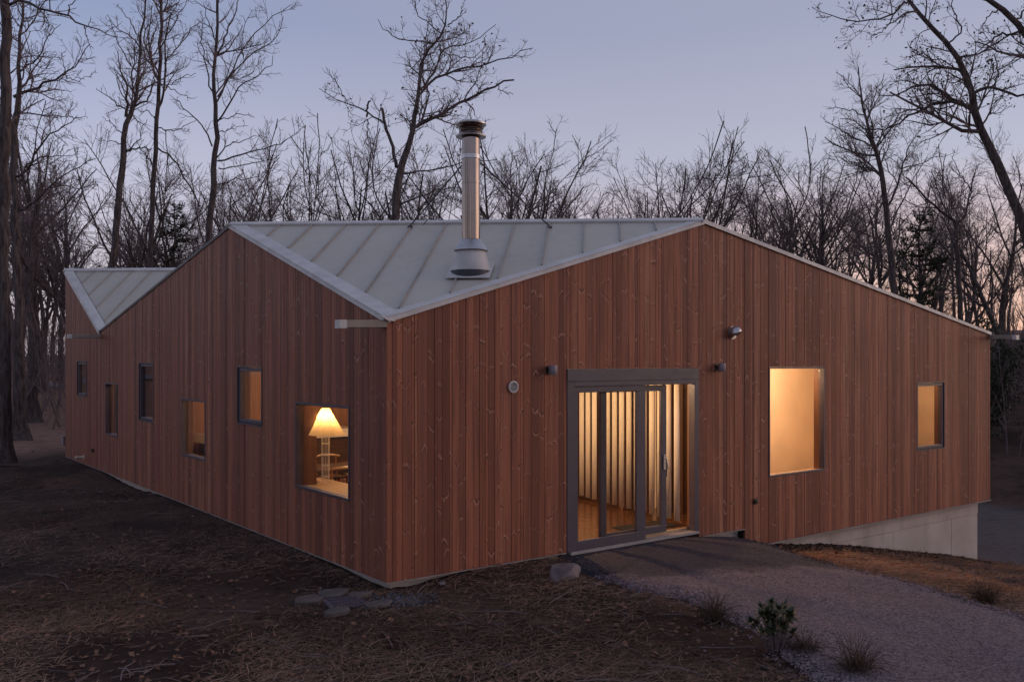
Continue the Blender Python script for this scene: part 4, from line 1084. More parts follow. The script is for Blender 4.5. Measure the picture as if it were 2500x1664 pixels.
# three tall trees on the left and the giants at the picture's left edge
hero('forked_maple', 'tall pale-barked maple forking above the far roof peak', 16, 36,
     [(605, 1480, 19), (640, 1200, 18), (660, 950, 17), (675, 850, 16), (680, 780, 15), (685, 640, 14), (740, 570, 9), (755, 400, 8), (770, 230, 6.5), (790, 100, 5), (800, -60, 4)],
     [([(688, 640), (690, 560), (712, 490), (660, 400), (640, 280)], 9, 2), ([(690, 830), (740, 810), (830, 815)], 6, 3), ([(742, 580), (800, 550), (835, 490), (860, 380)], 6, 2.5), ([(755, 400), (690, 330), (640, 230), (600, 100)], 4, 1.4), ([(770, 230), (720, 140), (660, 40)], 4, 1.4), ([(672, 790), (610, 770), (540, 765)], 3, 1.2), ([(690, 600), (600, 540), (520, 480)], 4, 1.3), ([(680, 740), (620, 680), (560, 640)], 3, 1.2), ([(770, 300), (830, 220), (860, 120)], 3.5, 1.4), ([(690, 830), (760, 760), (800, 650)], 4, 1.5)],
     z1, S1, dens=(1.5, 2.6, 3.6), s2=.36, upb=.12)
hero('straight_maple', 'slim straight maple between the forked maple and the feathery ash', 17, 39,
     [(822, 1480, 15), (830, 1200, 14), (840, 950, 13), (850, 800, 12), (860, 600, 11), (870, 450, 10), (878, 250, 9), (880, 100, 8), (882, -100, 6)],
     [([(862, 600), (905, 500), (905, 350), (900, 200), (930, 80)], 7, 3), ([(870, 450), (960, 500), (1050, 540)], 3.5, 1.2), ([(855, 700), (960, 720), (1080, 650)], 3.5, 1.2), ([(850, 800), (940, 850), (1000, 950), (1100, 1130)], 5, 4), ([(870, 460), (820, 330), (810, 180), (830, 40)], 5, 2), ([(900, 350), (980, 250), (1040, 160), (1120, 100)], 4, 1.4), ([(880, 260), (960, 120), (1020, 0)], 4, 1.5), ([(860, 650), (800, 600), (760, 640)], 3, 1.2), ([(905, 480), (1000, 420), (1080, 400)], 3, 1.2), ([(840, 900), (770, 820), (740, 760)], 3, 1.2)],
     z1, S1, dens=(1.5, 2.6, 3.6), s2=.38, upb=.12)
hero('feathery_ash', 'tall ash with upswept branches just beyond the big gable peak', 18, 33,
     [(1140, 1380, 19), (1155, 1150, 17), (1165, 950, 16), (1180, 800, 14), (1182, 650, 12), (1170, 480, 10), (1180, 300, 8.5), (1188, 150, 7.5), (1190, 0, 7), (1192, -120, 5)],
     [([(1185, 670), (1240, 580), (1300, 470), (1400, 420), (1480, 360), (1495, 300)], 5, 1.3), ([(1190, 530), (1250, 430), (1330, 320), (1450, 260), (1530, 190), (1545, 90)], 5, 1.3), ([(1185, 560), (1260, 420), (1350, 210), (1480, 110), (1600, 20)], 5, 1.5), ([(1190, 300), (1250, 150), (1290, 60), (1310, -40)], 5, 2),
      ([(1188, 860), (1260, 780), (1340, 765), (1440, 740)], 4, 1.3), ([(1190, 880), (1330, 840), (1450, 815), (1560, 780), (1640, 700)], 5, 1.3), ([(1195, 920), (1330, 905), (1440, 880), (1540, 850)], 3.6, 1.2), ([(1185, 1010), (1300, 980), (1400, 970), (1470, 940)], 3.6, 1.2), ([(1160, 800), (1100, 670), (1000, 590), (930, 520)], 4.5, 1.4), ([(1170, 540), (1130, 380), (1095, 220), (1105, 120)], 4.5, 1.4), ([(1190, 660), (1320, 620), (1390, 640)], 3, 1.1), ([(1185, 240), (1140, 120), (1110, 20)], 4, 1.5), ([(1330, 320), (1320, 180), (1380, 60)], 2.6, 1.1), ([(1200, 720), (1290, 700), (1360, 690)], 2.6, 1.1)],
     z1, S1, dens=(1.5, 2.4, 3.6), s2=.27, upb=.14)
hero('giant_maple', 'massive rough-barked trunk rising from the lawn past the house corner', 19, 23.2,
     [(28, 2535, 36), (24, 2200, 31), (20, 1700, 29), (22, 1200, 30), (28, 700, 29), (32, 300, 26), (35, -60, 24)],
     [([(45, 30), (110, 5), (180, 25), (280, 65), (370, 90), (460, 130), (520, 150), (590, 190), (640, 210)], 8, 1.5), ([(370, 85), (370, 40), (410, 0), (450, -20)], 4, 1.5), ([(460, 135), (480, 220), (490, 250)], 3, 1.2), ([(40, 420), (90, 370), (200, 320)], 5, 2)],
     z1, S1, dens=(1.6, 2.8, 4.0), s2=.30, upb=.02, base_z=0)
hero('shadow_maple', 'dark branching maple close behind the massive trunk', 20, 30,
     [(105, 1950, 27), (95, 1500, 23), (90, 1150, 20), (72, 950, 19), (75, 700, 18), (88, 600, 16), (110, 500, 12), (100, 300, 9), (130, 100, 7), (120, -60, 5)],
     [([(75, 530), (160, 490), (270, 450), (350, 410), (420, 370), (490, 240)], 9, 2), ([(78, 970), (150, 930), (200, 840), (240, 760), (330, 700), (420, 640)], 8, 2), ([(90, 1150), (180, 1120), (260, 1030), (380, 940), (520, 860)], 7, 2), ([(100, 400), (200, 330), (260, 200), (330, 130)], 5, 1.5), ([(88, 610), (180, 620), (300, 640), (440, 640)], 5, 1.5), ([(130, 100), (220, 80), (300, 160)], 4, 1.5), ([(350, 410), (420, 440), (500, 420)], 3, 1.3), ([(110, 1000), (130, 900), (210, 870), (300, 860), (420, 830)], 5, 1.4), ([(240, 1040), (300, 1010), (420, 1030), (540, 1010)], 4, 1.4)],
     z1, S1, dens=(2.2, 3.2, 4.4), s2=.38, upb=.06)
hero('buttress_oak', 'thick old trunk with flared roots beside the gravel track', 21, 38,
     [(182, 2320, 30), (178, 2100, 22), (172, 1900, 18), (165, 1600, 15), (170, 1350, 13), (190, 1150, 10), (230, 1000, 7)], [([(168, 1500), (220, 1350), (300, 1250), (400, 1200)], 6, 2), ([(170, 1350), (130, 1230), (120, 1100)], 5, 2), ([(190, 1150), (280, 1060), (380, 1050)], 4, 1.5)],
     z1, S1, dens=(2.0, 3.0, 4.0), s2=.42, upb=.08, base_z=0)

# generic bare trees of the wood: ten grown individuals, then copies
def grown(seed, H, spread, first):
    g_ = np.random.default_rng(seed); n = 16
    P = np.zeros((1, n, 3)); d = np.array([0, 0, 1.0])
    for i in range(1, n):
        P[0, i] = P[0, i - 1] + d * H * .66 / (n - 1); d = unit(d + g_.normal(0, .07, 3) + np.array([0, 0, .05]))
    r0 = H * .0115; Rr = (np.linspace(1, .12, n) ** .9 * r0)[None]; Rr[0, 0] *= 1.4
    A, RA = grow(g_, P, Rr, 1.8, spread, .62, 10, .10, .07, first, .66, .020, H * .45, .8, tfall=.5)
    B, RB_ = grow(g_, A, RA, 2.8, 44, .46, 6, .15, .06, .15, .6, .011, 3.0)
    C, RC = grow(g_, B, RB_, 4.6, 40, .58, 4, .16, .05, .1, .62, .0070, 1.4)
    D, RD = grow(g_, C, RC, 5.6, 38, .75, 3, .16, .04, .08, .65, .0052, .7, .22)
    V, F = tubes([(P, Rr, 8), (A, RA, 5)]); t = np_mesh('trunk', V, F); t.materials.append(M['bark']); t.polygons.foreach_set('use_smooth', np.ones(len(t.polygons), bool))
    V, F = tubes([(B, RB_, 3), (C, RC, 3), (D, RD, 3)]); c = np_mesh('crown', V, F); c.materials.append(M['twig'])
    return t, c, float(np.percentile(V[:, 2], 99.3))
kinds = [grown(100 + i, h, s_, f) for i, (h, s_, f) in enumerate(((12, 33, .25), (13, 38, .34), (11, 30, .2), (14, 34, .42), (12.5, 42, .32), (10, 31, .2), (15, 30, .5), (13, 44, .38)))]
def plant_tree(px, dep, ytop, label, group, kind=None, name='bare_tree'):
    p = at(px, HOR, dep); gzv = float(gz(p[0], p[1])); ztop = CAM[2] + (HOR - ytop) / FPX * dep
    t, c, H = kinds[kind if kind is not None else random.randrange(len(kinds))]; s_ = max(.25, (ztop - gzv) / H)
    o = empty(name, (p[0], p[1], gzv - .05)); tag(o, label, 'tree', group)
    for nm, me in (('trunk', t), ('crown', c)):
        q = bpy.data.objects.new(nm, me); COL.objects.link(q); q.parent = o
    o.rotation_euler = (random.uniform(-.03, .03), random.uniform(-.03, .03), random.uniform(0, 6.28)); o.scale = (s_ * random.uniform(.9, 1.1),) * 2 + (s_,)
# the row that shows over the ridge
row = [(668, 400, 47), (735, 345, 43), (800, 325, 39), (868, 300, 41), (935, 345, 47), (1012, 300, 39), (1085, 330, 44), (1190, 340, 41), (1262, 285, 40), (1330, 335, 44), (1378, 420, 48), (1432, 430, 43), (1478, 505, 48),
       (1528, 372, 41), (1600, 385, 47), (1650, 375, 43), (1698, 335, 40), (1752, 400, 45), (1135, 350, 50), (1300, 350, 51), (1675, 372, 51), (1885, 390, 52), (1850, 378, 41), (1905, 390, 46), (1962, 370, 43), (2008, 345, 41), (2070, 400, 46)]
for i, (px, yt, dp) in enumerate(row):
    plant_tree(px, dp, yt, 'rounded bare tree whose twigs show just above the roof ridge', 'bare trees in a row behind the ridge', i % len(kinds))
for i in range(30):
    px = random.uniform(-120, 640); dp = random.uniform(40, 78)
    plant_tree(px, dp, random.uniform(330, 640) if px > 250 else random.uniform(150, 560), 'bare tree standing deep in the wood behind the side wall', 'bare trees in the wood past the side wall')
for i in range(27):
    px = random.uniform(2020, 2640); dp = random.uniform(40, 75)
    plant_tree(px, dp, random.uniform(330, 620), 'bare tree on the dark wooded bank past the driveway', 'bare trees on the bank past the driveway')

# the wood goes on in front of the glass door and the side wall; windows and chimney mirror it
for i in range(34):
    a = R(150 + 195 * (i + random.random()) / 34); rr = random.uniform(22, 40); x, y = 2 + rr * math.cos(a), -4 + rr * math.sin(a)
    if (x > 8 and y > -14) or abs((x - CAM[0]) * FWD[1] - (y - CAM[1]) * FWD[0]) < 2.5: continue
    t, c, H = kinds[i % len(kinds)]; s_ = random.uniform(10, 15) / H
    o = empty('bare_tree', (x, y, float(gz(x, y)) - .05)); tag(o, 'bare tree of the wood mirrored in the side windows', 'tree', 'bare trees mirrored in the windows')
    for nm, me in (('trunk', t), ('crown', c)):
        q = bpy.data.objects.new(nm, me); COL.objects.link(q); q.parent = o
    o.rotation_euler.z = random.uniform(0, 6.28); o.scale = (s_, s_, s_)

# pines
def pine(px, dep, ytop, wid, label, seed):
    g_ = np.random.default_rng(seed); p = at(px, HOR, dep); gzv = float(gz(p[0], p[1])); H = CAM[2] + (HOR - ytop) / FPX * dep - gzv; root = np.array([p[0], p[1], gzv])
    o = empty('pine_tree', tuple(root)); tag(o, label, 'tree')
    n = 14; P = np.zeros((1, n, 3)); P[0, :, 2] = np.linspace(-.05, H, n); P[0, 1:-1, :2] += g_.normal(0, .05, (n - 2, 2)); Rr = np.linspace(.17, .02, n)[None]
    N = 95; t = g_.uniform(.30, .98, N); a = g_.uniform(0, 6.283, N); L = wid * (1.05 - t) ** .6 * g_.uniform(.5, 1.15, N) * 1.0 + .25
    m = 6; Q = np.empty((N, m, 3)); Q[:, 0] = np.stack([np.zeros(N), np.zeros(N), t * H], -1); d = np.stack([np.cos(a), np.sin(a), g_.uniform(-.15, .35, N)], -1)
    for i in range(1, m): Q[:, i] = Q[:, i - 1] + unit(d) * (L / (m - 1))[:, None]; d[:, 2] += .02; d += g_.normal(0, .10, d.shape)
    RQ = np.linspace(.03, .008, m)[None] * np.ones((N, 1))
    V, F = tubes([(P, Rr, 8), (Q, RQ, 4)]); link('trunk', np_mesh('trunk', V, F), M['bark'], o, True)
    B, RB_ = grow(g_, Q, RQ, 7.0, 50, .30, 4, .2, .08, .25, .6, .006, .9, .2)
    k = 26; T = g_.uniform(.1, 1, (len(B), k)); pi = np.repeat(np.arange(len(B)), k); c, tg, _ = interp(B, RB_, pi, T.ravel())
    dd = unit(tg * .8 + g_.normal(0, .75, tg.shape) + np.array([0, 0, .3])); ln = g_.uniform(.09, .17, (len(c), 1)); sd_ = unit(np.cross(dd, g_.normal(size=dd.shape))) * .012
    V1 = np.stack([c - sd_, c + sd_, c + dd * ln], 1).reshape(-1, 3); F1 = np.arange(len(V1)).reshape(-1, 3)
    V, F = tubes([(B, RB_, 3)]); 
    me = np_mesh('crown', np.concatenate([V, V1]), [F, F1 + len(V)]); link('crown', me, M['needles'], o)
pine(2243, 40, 505, 1.9, 'dark shaggy pine between the bare trees above the right eave', 31)
pine(425, 43, 490, 2.2, 'dark green pine between the slim maple and the ash', 32)
# low evergreen humps on the bank to the right
def bush(px, dep, ytop, wid, seed, label):
    g_ = np.random.default_rng(seed); p = at(px, HOR, dep); gzv = float(gz(p[0], p[1])); H = max(1.0, CAM[2] + (HOR - ytop) / FPX * dep - gzv); root = (p[0], p[1], gzv - .05)
    o = empty('evergreen_bush', root); tag(o, label, 'bush', 'evergreen bushes on the bank')
    N = 26; a = g_.uniform(0, 6.283, N); P = np.zeros((N, 6, 3)); tp = np.stack([np.cos(a) * wid * g_.uniform(.1, 1, N), np.sin(a) * wid * g_.uniform(.1, 1, N), H * g_.uniform(.55, 1, N)], -1)
    tp[:, 2] *= np.sqrt(np.clip(1 - .5 * (np.hypot(tp[:, 0], tp[:, 1]) / wid) ** 2, .2, 1))
    for i in range(6): P[:, i] = tp * (i / 5) + g_.normal(0, .05, (N, 3)) * (i > 0)
    RP = np.linspace(.04, .01, 6)[None] * np.ones((N, 1)); V, F = tubes([(P, RP, 4)]); link('stem', np_mesh('stem', V, F), M['twig'], o)
    A, RA = grow(g_, P, RP, 3.5, 55, .3, 4, .25, .05, .15, .6, .006, 1.2, .3)
    pi = np.repeat(np.arange(len(A)), 26); c, tg, _ = interp(A, RA, pi, g_.random(len(pi))); c = c + g_.normal(0, .10, c.shape); V, F = leaf_quads(g_, c, .06); link('foliage', np_mesh('foliage', V, F), M['needles'], o)
for i, (px, dp, yt, wd) in enumerate(((2310, 38, 770, 1.8), (2385, 35, 750, 1.9), (2250, 41, 790, 1.6), (2200, 43, 780, 1.6))):
    bush(px, dp, yt, wd, 60 + i, 'dark rounded evergreen bush on the bank past the driveway')

# brushwood: saplings and twigs that read as one mass
g_ = np.random.default_rng(5)
def brush(n, px0, px1, d0, d1, h0, h1):
    px = g_.uniform(px0, px1, n); dp = g_.uniform(d0, d1, n); B = CAM + FWD * dp[:, None] + RGT * (dp * (px - 1250) / FPX)[:, None]; B[:, 2] = gz(B[:, 0], B[:, 1]) - .05
    keep = ~((B[:, 0] > -1) & (B[:, 0] < 16) & (B[:, 1] > -1) & (B[:, 1] < 19)); B = B[keep]; m = len(B); h = g_.uniform(h0, h1, m)
    P = np.empty((m, 5, 3)); P[:, 0] = B; d = unit(np.stack([g_.normal(0, .18, m), g_.normal(0, .18, m), np.ones(m)], -1))
    for i in range(1, 5): P[:, i] = P[:, i - 1] + d * (h / 4)[:, None]; d = unit(d + g_.normal(0, .10, d.shape))
    return P, np.linspace(1, .3, 5)[None] * (h * .0065 + .004)[:, None]
Ps, Rs = zip(brush(170, -150, 330, 44, 80, 2.0, 5.0), brush(420, -150, 720, 33, 74, 1.5, 6.0), brush(380, 1980, 2700, 33, 70, 1.5, 5.0), brush(60, 700, 1980, 36, 60, 4, 7))
P = np.concatenate(Ps); Rr = np.concatenate(Rs)
A, RA = grow(g_, P, Rr, 2.1, 42, .36, 4, .22, .08, .2, .55, .006, 2.2)
B, RB_ = grow(g_, A, RA, 2.4, 42, .55, 3, .25, .05, .1, .6, .0055, 1.0)
V, F = tubes([(P, Rr, 4), (A, RA, 3), (B, RB_, 3)])
tag(link('brushwood', np_mesh('brushwood', V, F), M['twig']), 'tangle of thin saplings filling the wood', 'undergrowth', kind='stuff')

# ------------------------------------------------------------------ ground cover
def in_path(x, y):
    yy = np.clip(y, -6.5, 0); l = np.interp(-yy, -PL[:, 1], PL[:, 0]); r_ = np.interp(-yy, -PR[:, 1], PR[:, 0]); return (y < .05) & (x > l) & (x < r_)
def scatter(n, d0, d1, k0=-.62, k1=.62):
    q = g_.random(n); dp = 1 / (1 / d0 + (1 / d1 - 1 / d0) * q); lat = g_.uniform(k0, k1, n) * dp
    X = CAM[0] + FWD[0] * dp + RGT[0] * lat; Y = CAM[1] + FWD[1] * dp + RGT[1] * lat; return X, Y
def tone_attr(me, colr, per):
    ca = me.attributes.new('tone', 'FLOAT_COLOR', 'POINT'); c = np.repeat(np.column_stack([colr, np.ones(len(colr))]), per, axis=0); ca.data.foreach_set('color', c.astype(np.float32).ravel())
def blades(name, X, Y, Z, ln, wd, lift, heading, colr, label, curl=.5):
    N = len(X); d = np.stack([np.cos(heading) * np.cos(lift), np.sin(heading) * np.cos(lift), np.sin(lift)], -1); s_ = np.stack([-np.sin(heading), np.cos(heading), np.zeros(N)], -1) * wd[:, None]
    b = np.stack([X, Y, Z], -1); mid = b + d * (ln * .5)[:, None]; d2 = d.copy(); d2[:, 2] -= curl * np.sin(lift) + .02; d2 += g_.normal(0, .18, d.shape) * np.array([1, 1, .2]); tip = mid + unit(d2) * (ln * .5)[:, None]
    up_ = np.array([0, 0, 1.0]) * (wd * .5)[:, None]
    V = np.stack([b - s_, b + s_ + up_, mid + s_ + up_, mid - s_, tip], 1).reshape(-1, 3); k = np.arange(N)[:, None] * 5
    me = np_mesh(name, V, [k + np.array([[0, 1, 2, 3]]), k + np.array([[3, 2, 4]])]); tone_attr(me, colr, 5); return me
X, Y = scatter(150000, 6.2, 26); ok = ~((X > -.02) & (Y > -.03)) & ~in_path(X, Y); dens = np.sin(X * 1.9 + 1) * np.sin(Y * 1.4) + .6 * np.sin(X * .7 - Y * 1.1) + g_.normal(0, .5, len(X)); ok &= dens > -.25
X, Y = X[ok], Y[ok]; N = len(X); br_ = g_.uniform(.2, 1.45, (N, 1)) * np.clip(1 + .35 * np.sin(X * 1.1 + Y * .8), .5, 1.5)[:, None]
me = blades('straw', X, Y, gz(X, Y) + .004 + g_.uniform(0, .018, N), g_.uniform(.07, .26, N), g_.uniform(.0013, .0030, N), np.abs(g_.normal(.05, .13, N)), g_.uniform(0, 6.283, N), np.array([.245, .148, .102]) * br_, '')
tag(link('straw', me, M['straw']), 'flattened dry grass and straw strewn over the earth', 'straw', kind='stuff')
X, Y = scatter(5200, 6.2, 30); ok = ~((X > -.02) & (Y > -.03)) & ~(in_path(X, Y) & (g_.random(len(X)) < .9)); X, Y = X[ok], Y[ok]; N = len(X)
C = np.stack([X, Y, gz(X, Y) + .018 + g_.uniform(0, .01, N)], -1); a = g_.uniform(0, 6.283, N); u_ = np.stack([np.cos(a), np.sin(a), g_.normal(0, .3, N)], -1); v_ = np.stack([-np.sin(a), np.cos(a), g_.normal(0, .3, N)], -1); s_ = g_.uniform(.018, .045, (N, 1))
V = np.stack([C - u_ * s_, C - v_ * s_ * .6 + UP * .006, C + u_ * s_, C + v_ * s_ * .6 + UP * .006], 1).reshape(-1, 3)
me = np_mesh('fallen_leaves', V, [np.arange(4 * N).reshape(N, 4)[:, [0, 1, 2]], np.arange(4 * N).reshape(N, 4)[:, [0, 2, 3]]]); tone_attr(me, np.array([.16, .085, .055]) * g_.uniform(.4, 1.4, (N, 1)), 4)
tag(link('fallen_leaves', me, M['straw']), 'scattered curled oak leaves on the ground', 'leaves', kind='stuff')
# rough grass and straw on the clay slope at the right
X = g_.uniform(5.6, 15.5, 15000); Y = g_.uniform(-6, .05, 15000); ok = ~in_path(X, Y) & (g_.random(15000) < np.clip(.35 + .5 * np.sin(X * 1.3 + Y * 2.1) + .5 * (Y > -.6), 0, 1)); X, Y = X[ok], Y[ok]; N = len(X)
me = blades('slope_straw', X, Y, gz(X, Y) + .004, g_.uniform(.08, .24, N), g_.uniform(.0025, .005, N), np.abs(g_.normal(.15, .25, N)), g_.uniform(0, 6.283, N), np.array([.28, .135, .068]) * g_.uniform(.25, 1.3, (N, 1)), '')
tag(link('slope_straw', me, M['straw']), 'rusty straw and rough grass on the clay slope', 'straw', kind='stuff')

# fallen sticks
X, Y = scatter(420, 6.4, 26); ok = ~((X > -.3) & (Y > -.3)) & ~in_path(X, Y); X, Y = X[ok], Y[ok]; N = len(X); a = g_.uniform(0, 6.283, N); L = g_.uniform(.12, .7, N); P = np.empty((N, 4, 3)); P[:, 0] = np.stack([X, Y, gz(X, Y) + .02], -1); d = np.stack([np.cos(a), np.sin(a), np.zeros(N)], -1)
for i in range(1, 4):
    P[:, i] = P[:, i - 1] + unit(d) * (L / 3)[:, None]; P[:, i, 2] = gz(P[:, i, 0], P[:, i, 1]) + .02 + g_.uniform(0, .02, N); d = d + g_.normal(0, .25, d.shape) * np.array([1, 1, 0])
V, F = tubes([(P, np.linspace(1, .5, 4)[None] * g_.uniform(.003, .008, N)[:, None], 5)])
tag(link('fallen_sticks', np_mesh('fallen_sticks', V, F), M['twig']), 'thin broken sticks lying about on the earth', 'sticks', kind='stuff')
# stones
OCT = np.array([(1, 0, 0), (-1, 0, 0), (0, 1, 0), (0, -1, 0), (0, 0, 1), (0, 0, -1)], float); OF = np.array([(0, 2, 4), (2, 1, 4), (1, 3, 4), (3, 0, 4), (2, 0, 5), (1, 2, 5), (3, 1, 5), (0, 3, 5)])
def stones(name, X, Y, Z, size, colr, label):
    N = len(X); V = OCT[None] * size[:, None, None] * g_.uniform(.55, 1.25, (N, 1, 3)) * np.array([1, 1, .6]) + g_.normal(0, .18, (N, 6, 3)) * size[:, None, None]; a = g_.uniform(0, 6.283, N); ca, sa = np.cos(a)[:, None], np.sin(a)[:, None]
    W = V.copy(); W[..., 0] = V[..., 0] * ca - V[..., 1] * sa; W[..., 1] = V[..., 0] * sa + V[..., 1] * ca
    W += np.stack([X, Y, Z], -1)[:, None]; F = (OF[None] + (np.arange(N) * 6)[:, None, None]).reshape(-1, 3)
    me = np_mesh(name, W.reshape(-1, 3), F); tone_attr(me, colr, 6); tag(link(name, me, M['stones']), label, 'gravel', kind='stuff')
X, Y = scatter(60000, 6.6, 17, .02, .62); jj = np.where(g_.random(len(X)) < .2, .32, .06); ok = in_path(X + g_.normal(0, 1, len(X)) * jj, Y + g_.normal(0, 1, len(X)) * jj) & (Y < -.06); X, Y = X[ok], Y[ok]; N = len(X)
dkf = (Y + .30 * X + .7 * np.sin(X * 2.3 + Y) * .4 > -.5)
cl = np.where(dkf[:, None], np.array([.046, .041, .052]), np.array([.205, .155, .172])) * g_.uniform(.45, 1.55, (N, 1)) * g_.uniform(.93, 1.07, (N, 3))
stones('loose_gravel', X, Y, gz(X, Y) + np.where(in_path(X, Y), .058, .012), g_.uniform(.006, .017, N) * (1 + .5 * (g_.random(N) < .06)), cl, 'loose crushed stones lying on the path')
X = g_.normal(-.12, .20, 900); Y = g_.normal(-.46, .16, 900); ok = ~((X > -.02) & (Y > -.05)); X, Y = X[ok], Y[ok]; N = len(X)
stones('blue_gravel', X, Y, gz(X, Y) + .012, g_.uniform(.008, .02, N), np.array([.085, .085, .10]) * g_.uniform(.4, 2.0, (N, 1)), 'small patch of bluish stone chips below the house corner')
X = g_.uniform(6.9, 14.6, 2600); Y = .09 - np.abs(g_.normal(0, .22, 2600)); N = len(X)
stones('dirt_clods', X, Y, gz(X, Y) + .01, g_.uniform(.015, .06, N), np.array([.035, .020, .014]) * g_.uniform(.4, 1.8, (N, 1)), 'crumbled dark clods along the foot of the concrete')

def rough_rock(name, loc, size, seed, mat, label, cat, flat=1.0):
    import bmesh
    bm = bmesh.new(); bmesh.ops.create_icosphere(bm, subdivisions=4, radius=1.0); g2 = np.random.default_rng(seed); N_ = g2.normal(size=(22, 3)); N_ /= np.linalg.norm(N_, axis=1, keepdims=True); D_ = g2.uniform(.60, .86, 22)
    from mathutils import noise
    for v in bm.verts:
        p = np.array(v.co); 
        for n_, d_ in zip(N_, D_):
            k_ = p @ n_
            if k_ > d_: p = p - n_ * (k_ - d_)
        p = p * (1 + .05 * noise.noise(Vector(p * 2.1 + seed)) + .03 * noise.noise(Vector(p * 7 + seed))); v.co = Vector(p * np.array(size) * np.array([1, 1, flat]))
    me = bpy.data.meshes.new(name); bm.to_mesh(me); bm.free(); o = link(name, me, mat, None, True); o.location = loc; tag(o, label, cat); return o
rough_rock('boulder', (2.06, -.78, -.045), (.29, .22, .135), 17, M['rock'], 'grey boulder on the edge of the gravel by the door', 'rock').rotation_euler = (.12, -.18, .5)
rough_rock('pale_stone', (.62, -.22, -.055), (.05, .035, .03), 9, M['rock'], 'small pale stone in the dirt under the front wall', 'stone')

# drain grate framed by slate slabs
gc = np.array([-.68, -.28]); ga = R(-12); gzv = float(gz(*gc)) 
dg = empty('drain_grate', (gc[0], gc[1], gzv + .045)); dg.rotation_euler.z = ga; tag(dg, 'square slotted drain grate lying in the grass by the corner', 'drain grate')
mb = MB(); h = .20
mb.box((-h, -h, -.02), (h, -h + .02, .01)).box((-h, h - .02, -.02), (h, h, .01)).box((-h, -h + .02, -.02), (-h + .02, h - .02, .01)).box((h - .02, -h + .02, -.02), (h, h - .02, .01)); mb.build('rim', M['grate'], dg)
MB().box((-h + .02, -h + .02, -.03), (h - .02, h - .02, -.022)).build('sump', M['plastic_dark'], dg)
for k in range(11): x = -h + .035 + k * .033; MB().box((x - .009, -h + .021, -.015), (x + .009, h - .021, .007)).build('slot_bar', M['grate'], dg)
for y in (-.06, .06): MB().box((-h + .021, y - .008, -.012), (h - .021, y + .008, .0085)).build('cross_bar', M['grate'], dg)
def slab_stone(x, y, pts, th, tilt, seed, label):
    g2 = random.Random(seed); z = float(gz(x, y)); o = MB()
    top = [(px + g2.uniform(-.035, .035), py + g2.uniform(-.03, .03), .0) for px, py in pts]; o.prism(top, (0, 0, th)); q = o.build('slate_slab', M['slate'], None, bevel=.004); q.location = (x, y, z + .012); q.rotation_euler = (tilt[0], tilt[1], g2.uniform(-.2, .2)); tag(q, label, 'slab')
slab_stone(-.92, .16, [(-.17, -.10), (.02, -.13), (.17, -.05), (.14, .10), (-.05, .13), (-.16, .06)], .05, (.08, .03), 1, 'broken slate slab tilted against the grate on the side wall side')
slab_stone(-.60, .22, [(-.19, -.11), (.05, -.14), (.20, -.02), (.16, .12), (-.1, .15)], .055, (.05, -.04), 2, 'largest slate slab leaning between grate and side wall')
slab_stone(-.36, -.02, [(-.15, -.07), (.1, -.1), (.17, .03), (.0, .09), (-.14, .05)], .05, (-.03, .06), 3, 'narrow slate slab between grate and blue stone chips')
slab_stone(-.92, -.58, [(-.14, -.06), (.10, -.09), (.17, .02), (.05, .08), (-.15, .06)], .05, (.02, -.05), 4, 'thin slate slab under the outer corner of the grate')
slab_stone(-.47, -.62, [(-.18, -.08), (.06, -.13), (.2, -.02), (.13, .11), (-.12, .1)], .035, (.0, .02), 5, 'flat brownish slab beside the grate toward the path')

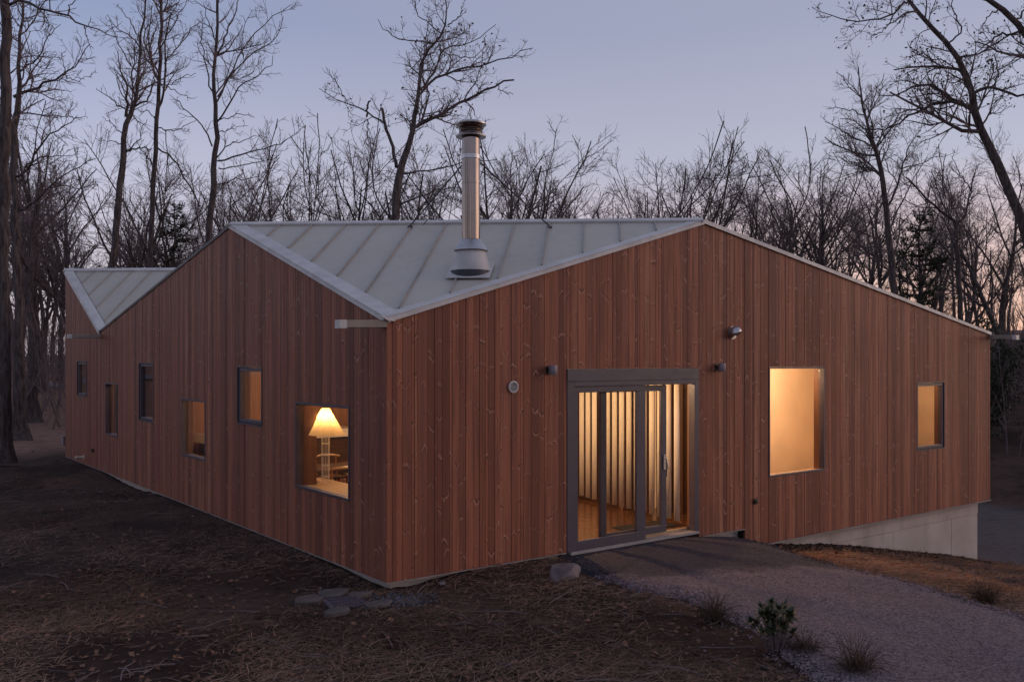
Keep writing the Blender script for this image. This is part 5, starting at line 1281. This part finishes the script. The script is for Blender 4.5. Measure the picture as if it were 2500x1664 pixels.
# grass tufts and the little rhododendron at the path's edge
def tuft(x, y, n, h, label, seed):
    n = int(n * .75); h *= .9; g2 = np.random.default_rng(seed); z = float(gz(x, y)); o = empty('grass_tuft', (x, y, z)); tag(o, label, 'grass tuft')
    a = g2.uniform(0, 6.283, n); ln = h * g2.uniform(.4, 1.1, n); le = g2.uniform(.3, 1.7, n); P = np.zeros((n, 5, 3)); P[:, 0, 0] = g2.normal(0, .05, n); P[:, 0, 1] = g2.normal(0, .05, n); P[:, 0, 2] = -.01
    d = np.stack([np.cos(a) * le * .5, np.sin(a) * le * .5, np.ones(n)], -1)
    for i in range(1, 5): P[:, i] = P[:, i - 1] + unit(d) * (ln / 4)[:, None]; d[:, 2] -= .28 * le; d += g2.normal(0, .06, d.shape)
    V, F = tubes([(P, np.linspace(.0030, .0010, 5)[None] * np.ones((n, 1)), 3)]); me = np_mesh('blades', V, F); tone_attr(me, np.array([.075, .050, .034]) * g2.uniform(.4, 1.5, (n, 1)), 15); link('blades', me, M['straw'], o)
    m = n // 3; a = g2.uniform(0, 6.283, m); X_ = g2.normal(0, .10, m); me = blades('dry_base', X_, g2.normal(0, .10, m), np.full(m, .01), g2.uniform(.1, .25, m), np.full(m, .002), g2.uniform(.1, .7, m), a, np.array([.07, .048, .034]) * g2.uniform(.5, 1.3, (m, 1)), ''); link('dry_base', me, M['straw'], o)
tuft(2.16, -3.05, 260, .42, 'thin dry grass tuft on the path edge between boulder and green shrub', 41)
tuft(1.82, -4.92, 320, .46, 'bushy dry grass tuft on the path edge past the green shrub', 42)
tuft(5.75, -4.15, 260, .40, 'round dark grass tuft on the clay side of the path', 43)
tuft(1.95, -4.30, 200, .34, 'grass tuft growing around the foot of the green shrub', 44)
sh = empty('rhododendron_shrub', (1.80, -4.10, float(gz(1.8, -4.1)))); tag(sh, 'little evergreen shrub with glossy green leaf rosettes at the path edge', 'shrub')
g2 = np.random.default_rng(8)
lV, lF = [], []
for k in range(30):
    a = g2.uniform(0, 6.283); rr = g2.uniform(.03, .23); hh = g2.uniform(.14, .52); b = np.array([math.cos(a) * rr * .35, math.sin(a) * rr * .35, 0]); t_ = np.array([math.cos(a) * rr, math.sin(a) * rr, hh])
    MB().tube([b, (b + t_) / 2 + g2.normal(0, .015, 3), t_], [.007, .0055, .004], 6).build('stem', M['twig'], sh)
    for q in range(9):
        for lay in (0, 1):
            an = 2 * math.pi * q / 9 + lay * .35 + g2.uniform(-.2, .2); el = (.15 if lay == 0 else .85) + g2.uniform(-.3, .3); dd = np.array([math.cos(an) * math.cos(el), math.sin(an) * math.cos(el), math.sin(el)]); sd_ = np.array([-math.sin(an), math.cos(an), 0]); L_ = g2.uniform(.07, .12); c = t_ + UP * (.01 * lay - .02); b_ = len(lV)
            lV += [c, c + dd * L_ * .5 + sd_ * .016 + UP * .004, c + dd * L_ * .55, c + dd * L_ * .5 - sd_ * .016 + UP * .004, c + dd * L_ - UP * .012]
            lF += [[b_, b_ + 1, b_ + 2], [b_, b_ + 2, b_ + 3], [b_ + 1, b_ + 4, b_ + 2], [b_ + 2, b_ + 4, b_ + 3]]
link('leaves', np_mesh('leaves', np.array(lV), np.array(lF)), M['leaf_green'], sh)
